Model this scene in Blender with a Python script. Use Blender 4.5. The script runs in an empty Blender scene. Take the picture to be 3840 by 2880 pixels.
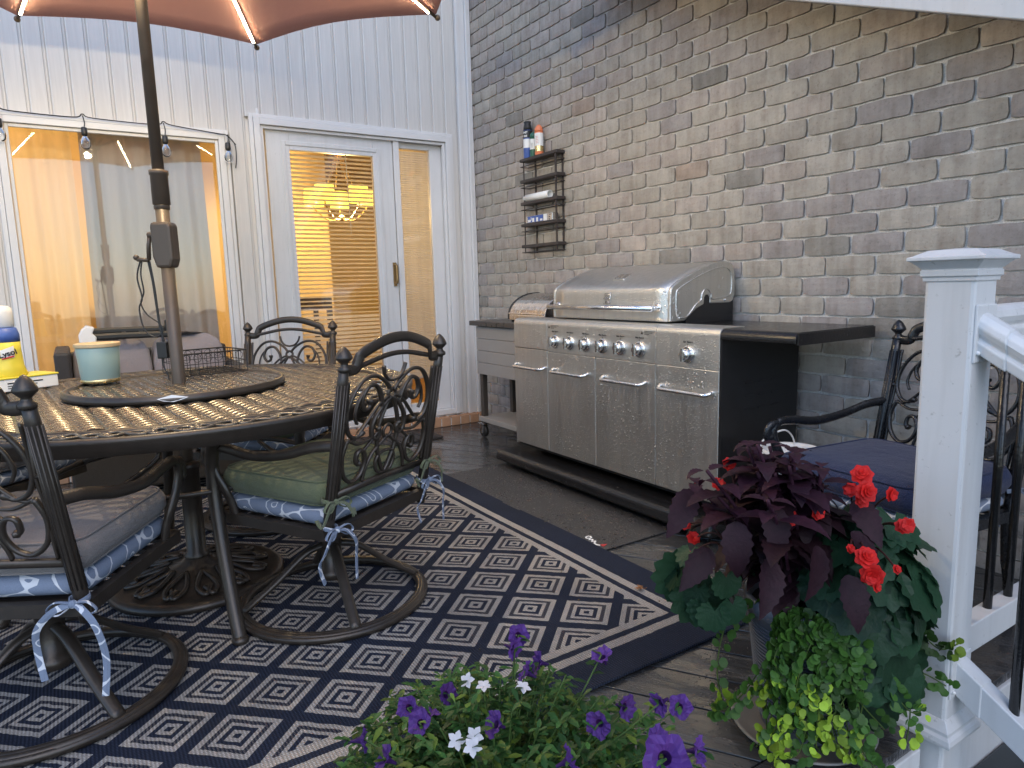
import bpy, math, random
from mathutils import Vector, Matrix
R = math.radians
PI = math.pi
scene = bpy.context.scene
COL = scene.collection
rnd = random.Random(11)

# ------------------------------------------------------------------ helpers
class MB:
    """collects polygons and links them as ONE mesh object"""
    def __init__(s):
        s.v = []; s.f = []; s.mi = []; s.sm = []; s.col = []
        s.mat = 0; s.smooth = False; s.c = (1, 1, 1)
    def add(s, vs, fs, M=None):
        b = len(s.v)
        if M is not None: vs = [M @ Vector(v) for v in vs]
        s.v += [tuple(v) for v in vs]
        for f in fs:
            s.f.append([b + i for i in f]); s.mi.append(s.mat); s.sm.append(s.smooth); s.col.append(s.c)
    def box(s, x0, x1, y0, y1, z0, z1, M=None):
        s.add([(x0,y0,z0),(x1,y0,z0),(x1,y1,z0),(x0,y1,z0),(x0,y0,z1),(x1,y0,z1),(x1,y1,z1),(x0,y1,z1)],
              [(0,3,2,1),(4,5,6,7),(0,1,5,4),(1,2,6,5),(2,3,7,6),(3,0,4,7)], M)
    def tube(s, pts, r, n=8, closed=False, flat=None, caps=True, up=None, M=None):
        """sweep a circle (or ellipse flat=(a along up, b across)) along pts; r scalar or list"""
        pts = [Vector(p) for p in pts]; N = len(pts)
        rs = r if isinstance(r, (list, tuple)) else [r] * N
        vs = []; prev = None
        for i in range(N):
            if closed: t = pts[(i+1) % N] - pts[i-1]
            else: t = pts[min(i+1, N-1)] - pts[max(i-1, 0)]
            if t.length < 1e-9: t = Vector((0,0,1))
            t.normalize()
            if up is not None:
                u = Vector(up); u = u - t * u.dot(t)
                if u.length < 1e-4: u = t.orthogonal()
            elif prev is None: u = t.orthogonal()
            else:
                u = prev - t * prev.dot(t)
                if u.length < 1e-5: u = t.orthogonal()
            u.normalize(); prev = u; w = t.cross(u)
            fa, fb = flat if flat else (1, 1)
            for k in range(n):
                a = 2*PI*(k+.5)/n
                vs.append(pts[i] + u*(math.cos(a)*rs[i]*fa) + w*(math.sin(a)*rs[i]*fb))
        fs = []
        for i in range(N if closed else N-1):
            j = (i+1) % N
            for k in range(n):
                l = (k+1) % n
                fs.append((i*n+k, i*n+l, j*n+l, j*n+k))
        if caps and not closed:
            fs.append(tuple(range(n-1, -1, -1))); fs.append(tuple((N-1)*n+k for k in range(n)))
        s.add(vs, fs, M)
    def lathe(s, prof, n=24, c=(0,0,0), M=None, cap=True):
        vs = []; fs = []
        for r, z in prof:
            for k in range(n):
                a = 2*PI*k/n; vs.append((c[0]+r*math.cos(a), c[1]+r*math.sin(a), c[2]+z))
        for i in range(len(prof)-1):
            for k in range(n):
                l = (k+1) % n; fs.append((i*n+k, i*n+l, (i+1)*n+l, (i+1)*n+k))
        if cap:
            fs.append(tuple(range(n-1,-1,-1))); fs.append(tuple((len(prof)-1)*n+k for k in range(n)))
        s.add(vs, fs, M)
    def prism(s, poly, a, b, axis='x', M=None):
        """extrude a 2D polygon along axis from a to b (axis x: poly=(y,z); y: (x,z); z: (x,y))"""
        n = len(poly); vs = []
        for t in (a, b):
            for p, q in poly:
                vs.append({'x':(t,p,q),'y':(p,t,q),'z':(p,q,t)}[axis])
        fs = [tuple(range(n-1,-1,-1)), tuple(range(n,2*n))]
        for k in range(n):
            l = (k+1) % n; fs.append((k, l, n+l, n+k))
        s.add(vs, fs, M)
    def ball(s, c, rx, ry=None, rz=None, n=12, m=8, M=None):
        ry = ry or rx; rz = rz or rx
        prof = [(math.sin(PI*i/m), -math.cos(PI*i/m)) for i in range(m+1)]
        vs = []; fs = []
        for a, z in prof:
            for k in range(n):
                t = 2*PI*k/n; vs.append((c[0]+rx*a*math.cos(t), c[1]+ry*a*math.sin(t), c[2]+rz*z))
        for i in range(m):
            for k in range(n):
                l = (k+1) % n; fs.append((i*n+k, i*n+l, (i+1)*n+l, (i+1)*n+k))
        s.add(vs, fs, M)
    def build(s, name, mats, parent=None, bevel=0, loc=None, merge=False):
        me = bpy.data.meshes.new(name); me.from_pydata(s.v, [], s.f); me.update()
        if not isinstance(mats, (list, tuple)): mats = [mats]
        for m in mats: me.materials.append(m)
        me.polygons.foreach_set('material_index', s.mi); me.polygons.foreach_set('use_smooth', s.sm)
        if any(c != (1,1,1) for c in s.col):
            at = me.color_attributes.new('tone', 'FLOAT_COLOR', 'CORNER'); buf = []
            for f, c in zip(s.f, s.col):
                for _ in f: buf += [c[0], c[1], c[2], 1]
            at.data.foreach_set('color', buf)
        o = bpy.data.objects.new(name, me); COL.objects.link(o)
        if parent: o.parent = parent
        if loc: o.location = loc
        if bevel:
            b = o.modifiers.new('bevel', 'BEVEL'); b.width = bevel; b.segments = 2; b.limit_method = 'ANGLE'; b.angle_limit = R(40)
        return o

def tag(o, label, cat, group=None):
    o['label'] = label; o['category'] = cat
    if group: o['group'] = group
    return o
def thing(name, label, cat, loc=(0,0,0), rz=0, group=None):
    o = bpy.data.objects.new(name, None); COL.objects.link(o); o.location = loc; o.rotation_euler = (0,0,rz)
    o.empty_display_size = .1
    return tag(o, label, cat, group)
def structure(o): o['kind'] = 'structure'; return o

def spline(P, n=8, closed=False):
    P = [Vector(p) for p in P]; out = []; N = len(P)
    for i in range(N if closed else N-1):
        p0 = P[i-1] if (closed or i > 0) else P[0]
        p1 = P[i]; p2 = P[(i+1) % N]; p3 = P[(i+2) % N] if (closed or i+2 < N) else P[-1]
        for k in range(n):
            t = k/n
            out.append(.5*((2*p1)+(-p0+p2)*t+(2*p0-5*p1+4*p2-p3)*t*t+(-p0+3*p1-3*p2+p3)*t**3))
    if not closed: out.append(P[-1])
    return out

# ------------------------------------------------------------------ materials
class NT:
    def __init__(s, name):
        s.m = bpy.data.materials.new(name); s.m.use_nodes = True
        s.t = s.m.node_tree; s.n = s.t.nodes; s.b = s.n['Principled BSDF']; s.out = s.n['Material Output']
    def new(s, typ, **kw):
        n = s.n.new(typ)
        for k, v in kw.items(): setattr(n, k, v)
        return n
    def L(s, a, b): s.t.links.new(a, b)
    def val(s, x, sock):
        if isinstance(x, (int, float)): sock.default_value = x
        elif isinstance(x, tuple): sock.default_value = x if len(x) != 3 or len(sock.default_value) == 3 else (*x, 1)
        else: s.L(x, sock)
    def math(s, op, a, b=None, c=None):
        n = s.new('ShaderNodeMath', operation=op)
        for i, x in enumerate((a, b, c)):
            if x is not None: s.val(x, n.inputs[i])
        return n.outputs[0]
    def mix(s, f, a, b):
        n = s.new('ShaderNodeMix', data_type='RGBA'); s.val(f, n.inputs[0]); s.val(a, n.inputs[6]); s.val(b, n.inputs[7]); return n.outputs[2]
    def mul(s, a, b):
        n = s.new('ShaderNodeMix', data_type='RGBA', blend_type='MULTIPLY'); n.inputs[0].default_value = 1; s.val(a, n.inputs[6]); s.val(b, n.inputs[7]); return n.outputs[2]
    def obj(s): return s.new('ShaderNodeTexCoord').outputs['Object']
    def xyz(s, v):
        n = s.new('ShaderNodeSeparateXYZ'); s.L(v, n.inputs[0]); return n.outputs
    def mapping(s, v, sc=(1,1,1), rot=(0,0,0), loc=(0,0,0)):
        n = s.new('ShaderNodeMapping'); s.L(v, n.inputs[0]); n.inputs['Scale'].default_value = sc; n.inputs['Rotation'].default_value = rot; n.inputs['Location'].default_value = loc; return n.outputs[0]
    def noise(s, v, sc, det=4, rough=.55):
        n = s.new('ShaderNodeTexNoise'); s.L(v, n.inputs['Vector']); n.inputs['Scale'].default_value = sc; n.inputs['Detail'].default_value = det; n.inputs['Roughness'].default_value = rough; return n.outputs['Fac']
    def voro(s, v, sc, feat='F1', rnd=1):
        n = s.new('ShaderNodeTexVoronoi', feature=feat); s.L(v, n.inputs['Vector']); n.inputs['Scale'].default_value = sc; n.inputs['Randomness'].default_value = rnd; return n.outputs['Distance']
    def ramp(s, f, stops):
        n = s.new('ShaderNodeValToRGB'); s.val(f, n.inputs[0]); e = n.color_ramp.elements
        while len(e) < len(stops): e.new(.5)
        for i, (p, c) in enumerate(stops):
            e[i].position = p; e[i].color = (c, c, c, 1) if isinstance(c, (int, float)) else (*c, 1)
        return n.outputs[0]
    def rng(s, f, a, b, c, d):
        n = s.new('ShaderNodeMapRange'); s.val(f, n.inputs[0])
        for i, x in enumerate((a, b, c, d)): n.inputs[i+1].default_value = x
        return n.outputs[0]
    def bump(s, h, st=.3, dist=.002, nrm=None):
        n = s.new('ShaderNodeBump'); s.L(h, n.inputs['Height']); n.inputs['Strength'].default_value = st; n.inputs['Distance'].default_value = dist
        if nrm is not None: s.L(nrm, n.inputs['Normal'])
        return n.outputs[0]
    def tone(s): return s.new('ShaderNodeVertexColor', layer_name='tone').outputs[0]
    def set(s, **kw):
        names = dict(col='Base Color', rough='Roughness', metal='Metallic', nrm='Normal', emit='Emission Color', estr='Emission Strength', spec='Specular IOR Level', coat='Coat Weight', trans='Transmission Weight', sheen='Sheen Weight', coatr='Coat Roughness', sss='Subsurface Weight')
        for k, v in kw.items(): s.val(v, s.b.inputs[names[k]])
        return s.m

def simple(name, col, rough=.5, metal=0, var=.12, nsc=30, bump=0, bsc=200, spec=.5, coat=0):
    t = NT(name); o = t.obj(); n = t.noise(o, nsc, 5)
    c = t.mix(n, tuple(x*(1-var) for x in col), tuple(min(1, x*(1+var)) for x in col))
    kw = {}
    if bump: kw['nrm'] = t.bump(t.noise(o, bsc, 3), bump, .002)
    return t.set(col=c, rough=t.rng(n, .3, .7, max(0, rough-.08), min(1, rough+.08)), metal=metal, spec=spec, coat=coat, **kw)

def leaf_mat(name, var=.3, rough=.45, trans=.25):
    t = NT(name); o = t.obj(); n = t.noise(o, 60, 4)
    c = t.mul(t.tone(), t.mix(n, (1-var,)*3, (1+var*.6,)*3))
    t.set(col=c, rough=rough, spec=.25, nrm=t.bump(t.noise(o, 140, 3), .4, .003))
    tr = t.new('ShaderNodeBsdfTranslucent'); t.L(c, tr.inputs[0])
    mx = t.new('ShaderNodeMixShader'); mx.inputs[0].default_value = trans
    t.L(t.b.outputs[0], mx.inputs[1]); t.L(tr.outputs[0], mx.inputs[2]); t.L(mx.outputs[0], t.out.inputs[0])
    return t.m

def emit(name, col, st):
    t = NT(name); return t.set(col=(0,0,0), emit=col, estr=st)

def mat_brick():
    t = NT('brick_clay'); o = t.obj()
    n1 = t.noise(o, 9, 6, .65); n2 = t.noise(o, 70, 5, .7); n3 = t.voro(o, 130)
    st = t.noise(t.mapping(o, (16, 16, 2.2)), 1.6, 3)
    c = t.mul(t.tone(), t.ramp(n1, [(.25, (.72,.71,.70)), (.5, (1,1,1)), (.78, (1.22,1.2,1.16))]))
    c = t.mul(c, t.ramp(n2, [(.27, (.62,.60,.58)), (.42, (.98,.98,.98)), (.75, (1.08,1.08,1.08))]))
    c = t.mul(c, t.ramp(st, [(.3, (.86,.83,.8)), (.6, (1.06,1.06,1.06))]))
    pit = t.ramp(n3, [(.02, .2), (.16, 1)])
    c = t.mul(c, t.mix(t.math('GREATER_THAN', t.noise(o, 14, 2), .56), (1,1,1), pit))
    h = t.math('ADD', n2, t.math('MULTIPLY', n1, .6))
    return t.set(col=c, rough=.88, spec=.25, nrm=t.bump(h, .7, .004))
def mat_mortar():
    t = NT('mortar'); o = t.obj(); n = t.noise(o, 6, 5); n2 = t.noise(o, 160, 4)
    c = t.mix(n, (.54,.52,.49), (.74,.72,.69))
    return t.set(col=t.mul(c, t.ramp(n2, [(.3,.75),(.6,1.08)])), rough=.95, spec=.15, nrm=t.bump(n2, .6, .003))
def mat_deck():
    t = NT('wet_composite_decking'); o = t.obj()
    g = t.mapping(o, (1,1,1), (0,0,R(-32.5)))
    gr = t.noise(t.mapping(g, (2.2, 60, 1)), 2.2, 6, .7); big = t.noise(o, 2.1, 4); pud = t.noise(t.mapping(g, (2.6, 9, 1)), 1.7, 5, .6)
    c = t.mul(t.tone(), t.ramp(gr, [(.25, .62), (.55, 1), (.8, 1.35)]))
    c = t.mul(c, t.mix(big, (.8,.8,.8), (1.15,1.15,1.15)))
    wet = t.ramp(pud, [(.36, 0), (.50, 1)])
    drop = t.ramp(t.voro(o, 75), [(.12, 1), (.35, 0)])
    rough = t.math('SUBTRACT', .36, t.math('MULTIPLY', wet, .29))
    h = t.math('ADD', t.math('MULTIPLY', gr, t.math('SUBTRACT', 1.15, wet)), t.math('MULTIPLY', drop, .14))
    return t.set(col=t.mul(c, t.mix(wet, (1,1,1), (.7,.7,.72))), rough=rough, spec=1.0, nrm=t.bump(h, .55, .004))
def mat_rug():
    t = NT('woven_outdoor_rug'); o = t.obj(); x, y, z = t.xyz(o)
    # slight handmade wobble of the pattern
    wob = t.math('MULTIPLY', t.math('SUBTRACT', t.noise(o, 45, 2), .5), .007)
    px = t.math('ADD', x, wob); py = t.math('SUBTRACT', y, wob)
    u = t.math('DIVIDE', t.math('SUBTRACT', px, 2.803), .2545); v = t.math('DIVIDE', t.math('SUBTRACT', py, -1.392), .2695)
    def cell(w, off):
        f = t.math('FRACT', t.math('ADD', w, off)); return t.math('MULTIPLY', t.math('ABSOLUTE', t.math('SUBTRACT', f, .5)), 2)
    d1 = t.math('ADD', cell(u, .5), cell(v, .5)); d2 = t.math('ADD', cell(u, 0), cell(v, 0))
    d = t.math('MINIMUM', d1, d2)
    beige_f = t.ramp(d, [(0, 0), (.09, 1), (.23, 0), (.37, 1), (.495, 0.0), (.63, 1), (.805, 0)])
    for e in t.n:
        if e.type == 'VALTORGB' and len(e.color_ramp.elements) == 7: e.color_ramp.interpolation = 'CONSTANT'
    mott = t.ramp(d, [(0, 0), (.495, 1), (.63, 0)])
    mott.node.color_ramp.interpolation = 'CONSTANT'
    # borders: distance from the outer edge of the rug
    ex = t.math('MINIMUM', t.math('SUBTRACT', 3.40, px), t.math('SUBTRACT', px, .40))
    ey = t.math('MINIMUM', t.math('SUBTRACT', -1.0, py), t.math('SUBTRACT', py, -3.45))
    e = t.math('MINIMUM', ex, ey)
    bor = t.ramp(t.math('MULTIPLY', e, 3), [(0, 0), (.123*3, 1), (.157*3, 0), (.182*3, 1), (.212*3, 0)])
    bor.node.color_ramp.interpolation = 'CONSTANT'
    fld = t.math('GREATER_THAN', e, .212)
    fac = t.math('ADD', t.math('MULTIPLY', beige_f, fld), t.math('MULTIPLY', bor, t.math('SUBTRACT', 1, fld)))
    wv = t.new('ShaderNodeTexWave', wave_type='BANDS', bands_direction='X'); t.L(o, wv.inputs[0]); wv.inputs['Scale'].default_value = 48; wv.inputs['Distortion'].default_value = .6
    wy = t.new('ShaderNodeTexWave', wave_type='BANDS', bands_direction='Y'); t.L(o, wy.inputs[0]); wy.inputs['Scale'].default_value = 38; wy.inputs['Distortion'].default_value = .6
    weave = t.math('MULTIPLY', wv.outputs['Fac'], wy.outputs['Fac'])
    nz = t.noise(o, 240, 3); stain = t.noise(o, 3.2, 4)
    navy = t.mix(weave, (.012,.016,.030), (.034,.044,.075))
    navy = t.mix(t.math('MULTIPLY', mott, t.math('MULTIPLY', fld, t.math('GREATER_THAN', weave, .28))), navy, (.12,.11,.11))
    beige = t.mix(weave, (.27,.25,.225), (.58,.54,.495))
    c = t.mix(fac, navy, beige)
    c = t.mul(c, t.ramp(nz, [(.3,.75),(.7,1.2)])); c = t.mul(c, t.ramp(stain, [(.35,.8),(.6,1.05)]))
    return t.set(col=c, rough=.9, spec=.2, nrm=t.bump(weave, .8, .003))
def mat_steel(name, base=(.70,.69,.655), rough=.36, drops=1.0, vertical=True):
    t = NT(name); o = t.obj(); x, y, z = t.xyz(o)
    br = t.noise(t.mapping(o, (600, 600, 5) if not vertical else (6, 6, 600)), 1, 3)
    st = t.noise(t.mapping(o, (34, 34, 1.6)), 1, 4, .6)
    big = t.noise(o, 4, 3)
    vd = t.voro(o, 105); vd2 = t.voro(t.mapping(o, (1,1,.75), (0,0,0), (3,1,2)), 58)
    sel = t.ramp(t.noise(o, 6, 2), [(.46, 0), (.6, 1)])
    d1 = t.ramp(vd, [(.1, 1), (.34, 0)]); d2 = t.math('MULTIPLY', t.ramp(vd2, [(.12, 1), (.28, 0)]), sel)
    dr = t.math('MULTIPLY', t.math('ADD', t.math('MULTIPLY', d1, .45), d2), drops)
    c = t.mix(st, tuple(b*.80 for b in base), tuple(min(1, b*1.14) for b in base))
    r = t.math('ADD', t.rng(st, .3, .7, rough+.07, rough-.05), t.math('MULTIPLY', big, .08))
    h = t.math('ADD', t.math('MULTIPLY', br, .05), t.math('MULTIPLY', dr, 1.0))
    h = t.math('ADD', h, t.math('MULTIPLY', st, .25*drops))
    return t.set(col=c, metal=1, rough=r, nrm=t.bump(h, .6, .003))
def mat_siding():
    t = NT('white_vinyl_siding'); o = t.obj(); n = t.noise(t.mapping(o, (4, 4, 1)), 1.2, 5); n2 = t.noise(t.mapping(o, (90,90,4)), 1, 3)
    c = t.mix(n, (.59,.57,.54), (.68,.66,.63))
    return t.set(col=t.mul(c, t.ramp(n2, [(.3,.93),(.7,1.02)])), rough=.48, spec=.35, nrm=t.bump(t.math('ADD', t.math('MULTIPLY', n2, .08), t.noise(t.mapping(o, (1,1,.5)), 3.5, 2)), .5, .006))
def mat_glass(name='window_glass', tint=(1,1,1), boost=1.0):
    t = NT(name); t.n.remove(t.b)
    tr = t.new('ShaderNodeBsdfTransparent'); tr.inputs[0].default_value = (*tint, 1)
    gl = t.new('ShaderNodeBsdfGlossy'); gl.inputs['Roughness'].default_value = .015; gl.inputs[0].default_value = (1,1,1,1)
    fr = t.new('ShaderNodeFresnel'); fr.inputs[0].default_value = 1.5
    mx = t.new('ShaderNodeMixShader'); t.L(t.math('MINIMUM', t.math('MULTIPLY', fr.outputs[0], 2.0*boost), 1.0), mx.inputs[0])
    t.L(tr.outputs[0], mx.inputs[1]); t.L(gl.outputs[0], mx.inputs[2]); t.L(mx.outputs[0], t.out.inputs[0])
    return t.m
def mat_fabric(name, col, sc=420, var=.18, rough=.9, stain=.15):
    t = NT(name); o = t.obj(); n = t.noise(o, sc, 2); b = t.noise(o, 7, 4)
    c = t.mix(n, tuple(x*(1-var) for x in col), tuple(x*(1+var) for x in col))
    c = t.mul(c, t.mix(b, (1-stain,)*3, (1+stain*.6,)*3))
    return t.set(col=c, rough=rough, spec=.2, sheen=.15, nrm=t.bump(t.math('ADD', n, t.math('MULTIPLY', t.noise(o, 11, 4), 4)), .6, .007))
def mat_trellis():
    t = NT('blue_trellis_fabric'); o = t.obj(); x, y, z = t.xyz(o)
    s = t.math('ADD', x, y); k = t.math('MULTIPLY', s, 2*PI/.115)
    q = t.math('ADD', t.math('MULTIPLY', z, 1.0), t.math('MULTIPLY', t.math('SUBTRACT', x, y), .5)); q = t.math('MULTIPLY', q, 2*PI/.10)
    f = t.math('ADD', t.math('COSINE', k), t.math('COSINE', q))
    l1 = t.math('LESS_THAN', t.math('ABSOLUTE', t.math('SUBTRACT', f, .15)), .17)
    f2 = t.math('ADD', t.math('COSINE', t.math('MULTIPLY', k, 2)), t.math('COSINE', t.math('MULTIPLY', q, 2)))
    l2 = t.math('MULTIPLY', t.math('LESS_THAN', t.math('ABSOLUTE', t.math('SUBTRACT', f2, 1.15)), .22), t.math('GREATER_THAN', f, .9))
    w = t.math('MINIMUM', t.math('ADD', l1, l2), 1)
    n = t.noise(o, 350, 2)
    c = t.mix(w, t.mix(n, (.15,.185,.255), (.22,.26,.34)), (.60,.62,.66))
    return t.set(col=c, rough=.9, spec=.2, nrm=t.bump(n, .3, .002))
def mat_mat():
    t = NT('wet_black_rubber'); o = t.obj(); n = t.noise(o, 26, 3); v = t.voro(t.mapping(o, (1, 1.7, 1)), 27); v2 = t.voro(o, 80)
    d = t.math('ADD', t.ramp(v, [(.16, 1), (.34, 0)]), t.math('MULTIPLY', t.ramp(v2, [(.15, 1), (.4, 0)]), .4))
    sel = t.ramp(t.noise(o, 5, 3), [(.36, 0), (.5, 1)])
    d = t.math('MULTIPLY', d, sel)
    return t.set(col=t.mix(n, (.014,.014,.015), (.034,.034,.036)), rough=t.math('SUBTRACT', .5, t.math('MULTIPLY', d, .46)), spec=1.0, nrm=t.bump(t.math('ADD', d, t.math('MULTIPLY', t.noise(o, 500, 2), .15)), 1.0, .007))
def mat_curtain(name, col, tr):
    t = NT(name); o = t.obj(); n = t.noise(t.mapping(o, (1,14,.6)), 2, 3)
    c = t.mix(n, tuple(x*.85 for x in col), tuple(x*1.1 for x in col)); t.set(col=c, rough=.9, spec=.1)
    tl = t.new('ShaderNodeBsdfTranslucent'); t.L(c, tl.inputs[0]); mx = t.new('ShaderNodeMixShader'); mx.inputs[0].default_value = tr
    t.L(t.b.outputs[0], mx.inputs[1]); t.L(tl.outputs[0], mx.inputs[2]); t.L(mx.outputs[0], t.out.inputs[0]); return t.m

M = {}
M['brick'] = mat_brick(); M['mortar'] = mat_mortar(); M['deck'] = mat_deck(); M['rug'] = mat_rug()
M['steel'] = mat_steel('rain_spotted_steel'); M['steel_top'] = mat_steel('wet_lid_steel', drops=1.5, rough=.36)
M['chrome'] = mat_steel('chrome', (.78,.78,.78), .12, .25); M['bin_steel'] = mat_steel('satin_steel', (.66,.65,.64), .2, 0.0)
M['siding'] = mat_siding(); M['glass'] = mat_glass(boost=.55)
def mat_white():
    t = NT('white_vinyl'); o = t.obj(); n = t.noise(o, 5, 5); sp = t.noise(o, 55, 4, .7); sk = t.noise(t.mapping(o, (40,40,3)), 1, 3)
    c = t.mix(n, (.58,.585,.59), (.65,.655,.66))
    c = t.mul(c, t.ramp(sp, [(.26, (.62,.62,.60)), (.36, (1,1,1))])); c = t.mul(c, t.ramp(sk, [(.3, (.93,.93,.925)), (.55, (1,1,1))]))
    return t.set(col=c, rough=t.rng(n, .3, .7, .32, .5), nrm=t.bump(t.math('ADD', sp, t.noise(o, 240, 2)), .12, .0015))
M['white'] = mat_white()
M['trim'] = simple('white_trim_paint', (.66,.655,.65), .45, var=.06, nsc=9)
M['iron'] = simple('bronze_cast_metal', (.048,.038,.030), .36, .35, var=.35, nsc=25, bump=.25, bsc=180, spec=.6)
M['iron_wet'] = simple('wet_dark_cast_metal', (.016,.017,.020), .24, .3, var=.3, nsc=40, bump=.35, bsc=260, spec=.7)
M['tablemetal'] = simple('bronze_table_metal', (.13,.11,.085), .24, .6, var=.35, nsc=22, bump=.2, bsc=150, spec=.6)
M['black'] = simple('black_enamel', (.012,.012,.013), .38, 0, var=.3, nsc=18, bump=.12, bsc=220)
M['black_wet'] = simple('wet_black_enamel', (.010,.010,.011), .2, 0, var=.3, nsc=40, bump=.55, bsc=120)
M['black_plastic'] = simple('black_plastic', (.02,.019,.018), .4, 0, var=.2)
M['pole'] = simple('bronze_pole_paint', (.10,.075,.055), .42, .25, var=.2, nsc=14, bump=.06)
M['canopy'] = mat_fabric('terracotta_canvas', (.58,.34,.27), 500, .1, .9, .12)
def add_trans(m, col, f):
    nt = m.node_tree; b = nt.nodes['Principled BSDF']; o = nt.nodes['Material Output']
    tl = nt.nodes.new('ShaderNodeBsdfTranslucent'); tl.inputs[0].default_value = (*col, 1); mx = nt.nodes.new('ShaderNodeMixShader'); mx.inputs[0].default_value = f
    nt.links.new(b.outputs[0], mx.inputs[1]); nt.links.new(tl.outputs[0], mx.inputs[2]); nt.links.new(mx.outputs[0], o.inputs[0])
add_trans(M['canopy'], (.85,.55,.45), .6)
M['green'] = mat_fabric('sage_green_fabric', (.13,.15,.085)); M['grey'] = mat_fabric('taupe_grey_fabric', (.25,.225,.215))
M['navy'] = mat_fabric('wet_navy_fabric', (.022,.033,.085), 260, .4, .5); M['trellis'] = mat_trellis()
M['mat'] = mat_mat(); M['sofa'] = mat_fabric('lilac_grey_fabric', (.30,.27,.28))
M['wicker'] = simple('dark_wicker', (.03,.026,.024), .6, bump=.8, bsc=90)
M['led'] = emit('warm_led', (1.0,.84,.54), 40.0)
M['sage'] = simple('sage_ceramic', (.30,.40,.35), .35, var=.05, nsc=8); M['wood'] = simple('pale_bamboo', (.60,.44,.24), .5, var=.15, nsc=40)
M['gold'] = simple('gold_foil', (.75,.58,.28), .25, .9, var=.1)
M['cartwood'] = simple('grey_painted_wood', (.30,.285,.27), .55, var=.12, nsc=18, bump=.2, bsc=60)
M['carttop'] = simple('dark_slate_top', (.055,.05,.047), .32, var=.2, bump=.15)
M['cartmetal'] = simple('brown_metal', (.07,.06,.052), .45, .3)
M['shelfmetal'] = simple('bronze_shelf', (.055,.045,.042), .5, .2, var=.2)
M['rowlock'] = simple('orange_sill_brick', (.42,.24,.14), .85, var=.3, nsc=14, bump=.5, bsc=90)
M['pot'] = simple('blue_grey_pot', (.085,.10,.13), .42, var=.15, nsc=14, bump=.2, bsc=80)
M['saucer'] = simple('weathered_saucer', (.17,.165,.155), .5, var=.35, nsc=5, bump=.15)
M['soil'] = simple('potting_soil', (.02,.015,.011), .95, bump=1, bsc=120)
M['leaf'] = leaf_mat('green_leaf'); M['coleus'] = leaf_mat('coleus_leaf', .55, .62, .12); M['petal'] = leaf_mat('petal', .2, .55, .3)
M['paper'] = simple('white_paper', (.80,.80,.78), .7, var=.04); M['whiteplastic'] = simple('white_plastic', (.74,.74,.73), .35, var=.05)
M['yellow'] = simple('yellow_label', (.72,.60,.06), .4, var=.12, nsc=10); M['bluelabel'] = simple('blue_label', (.06,.12,.38), .4, var=.2)
M['orange'] = simple('orange_can', (.75,.22,.10), .4, var=.12); M['greencan'] = simple('green_can', (.03,.13,.09), .35, var=.2)
M['ink'] = simple('black_ink', (.015,.015,.015), .5); M['red'] = simple('red_print', (.55,.04,.04), .5)
M['brass'] = simple('aged_brass', (.35,.23,.10), .4, .8)
M['room'] = simple('warm_cream_wall', (.62,.50,.30), .8, var=.05, nsc=5); M['roomfloor'] = simple('oak_floor', (.28,.16,.07), .45, var=.3, nsc=12)
M['greige'] = mat_curtain('grey_curtain', (.42,.41,.415), .10); M['sheer'] = mat_curtain('cream_curtain', (.76,.67,.48), .45)
M['blind'] = mat_curtain('blind_slats', (.72,.68,.60), .35)
M['shade'] = emit('lit_lamp_shade', (1.0,.72,.08), 1.5)
M['darkwood'] = simple('dark_wood', (.05,.03,.018), .4)
M['lawn'] = simple('dark_lawn', (.022,.034,.014), .95, var=.5, nsc=3, bump=1, bsc=40)
M['tread'] = simple('dark_stair_tread', (.03,.036,.040), .35, var=.25, nsc=8, bump=.2)
M['tan'] = simple('tan_dry_leaf', (.36,.22,.10), .7)

# ------------------------------------------------------------------ setting: ground, deck, steps
g = MB(); g.add([(-60,-70,-.95),(70,-70,-.95),(70,60,-.95),(-60,60,-.95)], [(0,1,2,3)])
structure(g.build('lawn', M['lawn']))

def clip_poly(poly, a, b, c):      # keep a*x+b*y<=c
    out = []
    for i in range(len(poly)):
        p, q = poly[i], poly[(i+1) % len(poly)]
        dp, dq = a*p[0]+b*p[1]-c, a*q[0]+b*q[1]-c
        if dp <= 0: out.append(p)
        if dp*dq < 0:
            t = dp/(dp-dq); out.append((p[0]+(q[0]-p[0])*t, p[1]+(q[1]-p[1])*t))
    return out
dk = MB()
dirx, diry = math.cos(R(32.5)), math.sin(R(32.5)); nx, ny = -diry, dirx
X0, X1, Y0, Y1 = .012, 3.818, -6.2, -.004
k = -60
while k < 80:
    c0 = -3.030 + .1465*k; c1 = c0 + .1405
    L = 12
    cx, cy = nx*(c0+c1)/2, ny*(c0+c1)/2
    P4 = [(nx*c0-dirx*L, ny*c0-diry*L), (nx*c0+dirx*L, ny*c0+diry*L), (nx*c1+dirx*L, ny*c1+diry*L), (nx*c1-dirx*L, ny*c1-diry*L)]
    for a, b, c in ((-1,0,-X0),(1,0,X1),(0,-1,-Y0),(0,1,Y1)):
        if P4: P4 = clip_poly(P4, a, b, c)
    if len(P4) >= 3:
        s = .066 + rnd.uniform(-.014, .015); dk.c = (s*.98, s, s*.99)
        dk.prism(P4, -.025, rnd.uniform(-.0008, .0008), 'z')
    k += 1
dk.c = (.07,.07,.071)
for (ya, yb) in ((-6.2,-3.2),(-3.194,-.004)): dk.box(3.823, 3.972, ya, yb, -.025, .0004)
dk.c = (.008,.008,.008); dk.box(.012, 3.96, -6.2, -.004, -.06, -.03)
structure(dk.build('deck', M['deck'], bevel=.003))
fb = MB(); fb.box(3.962, 3.980, -6.2, -1.14, -.30, -.027); fb.box(3.962, 3.980, -.985, .0, -.30, -.027)
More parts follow.
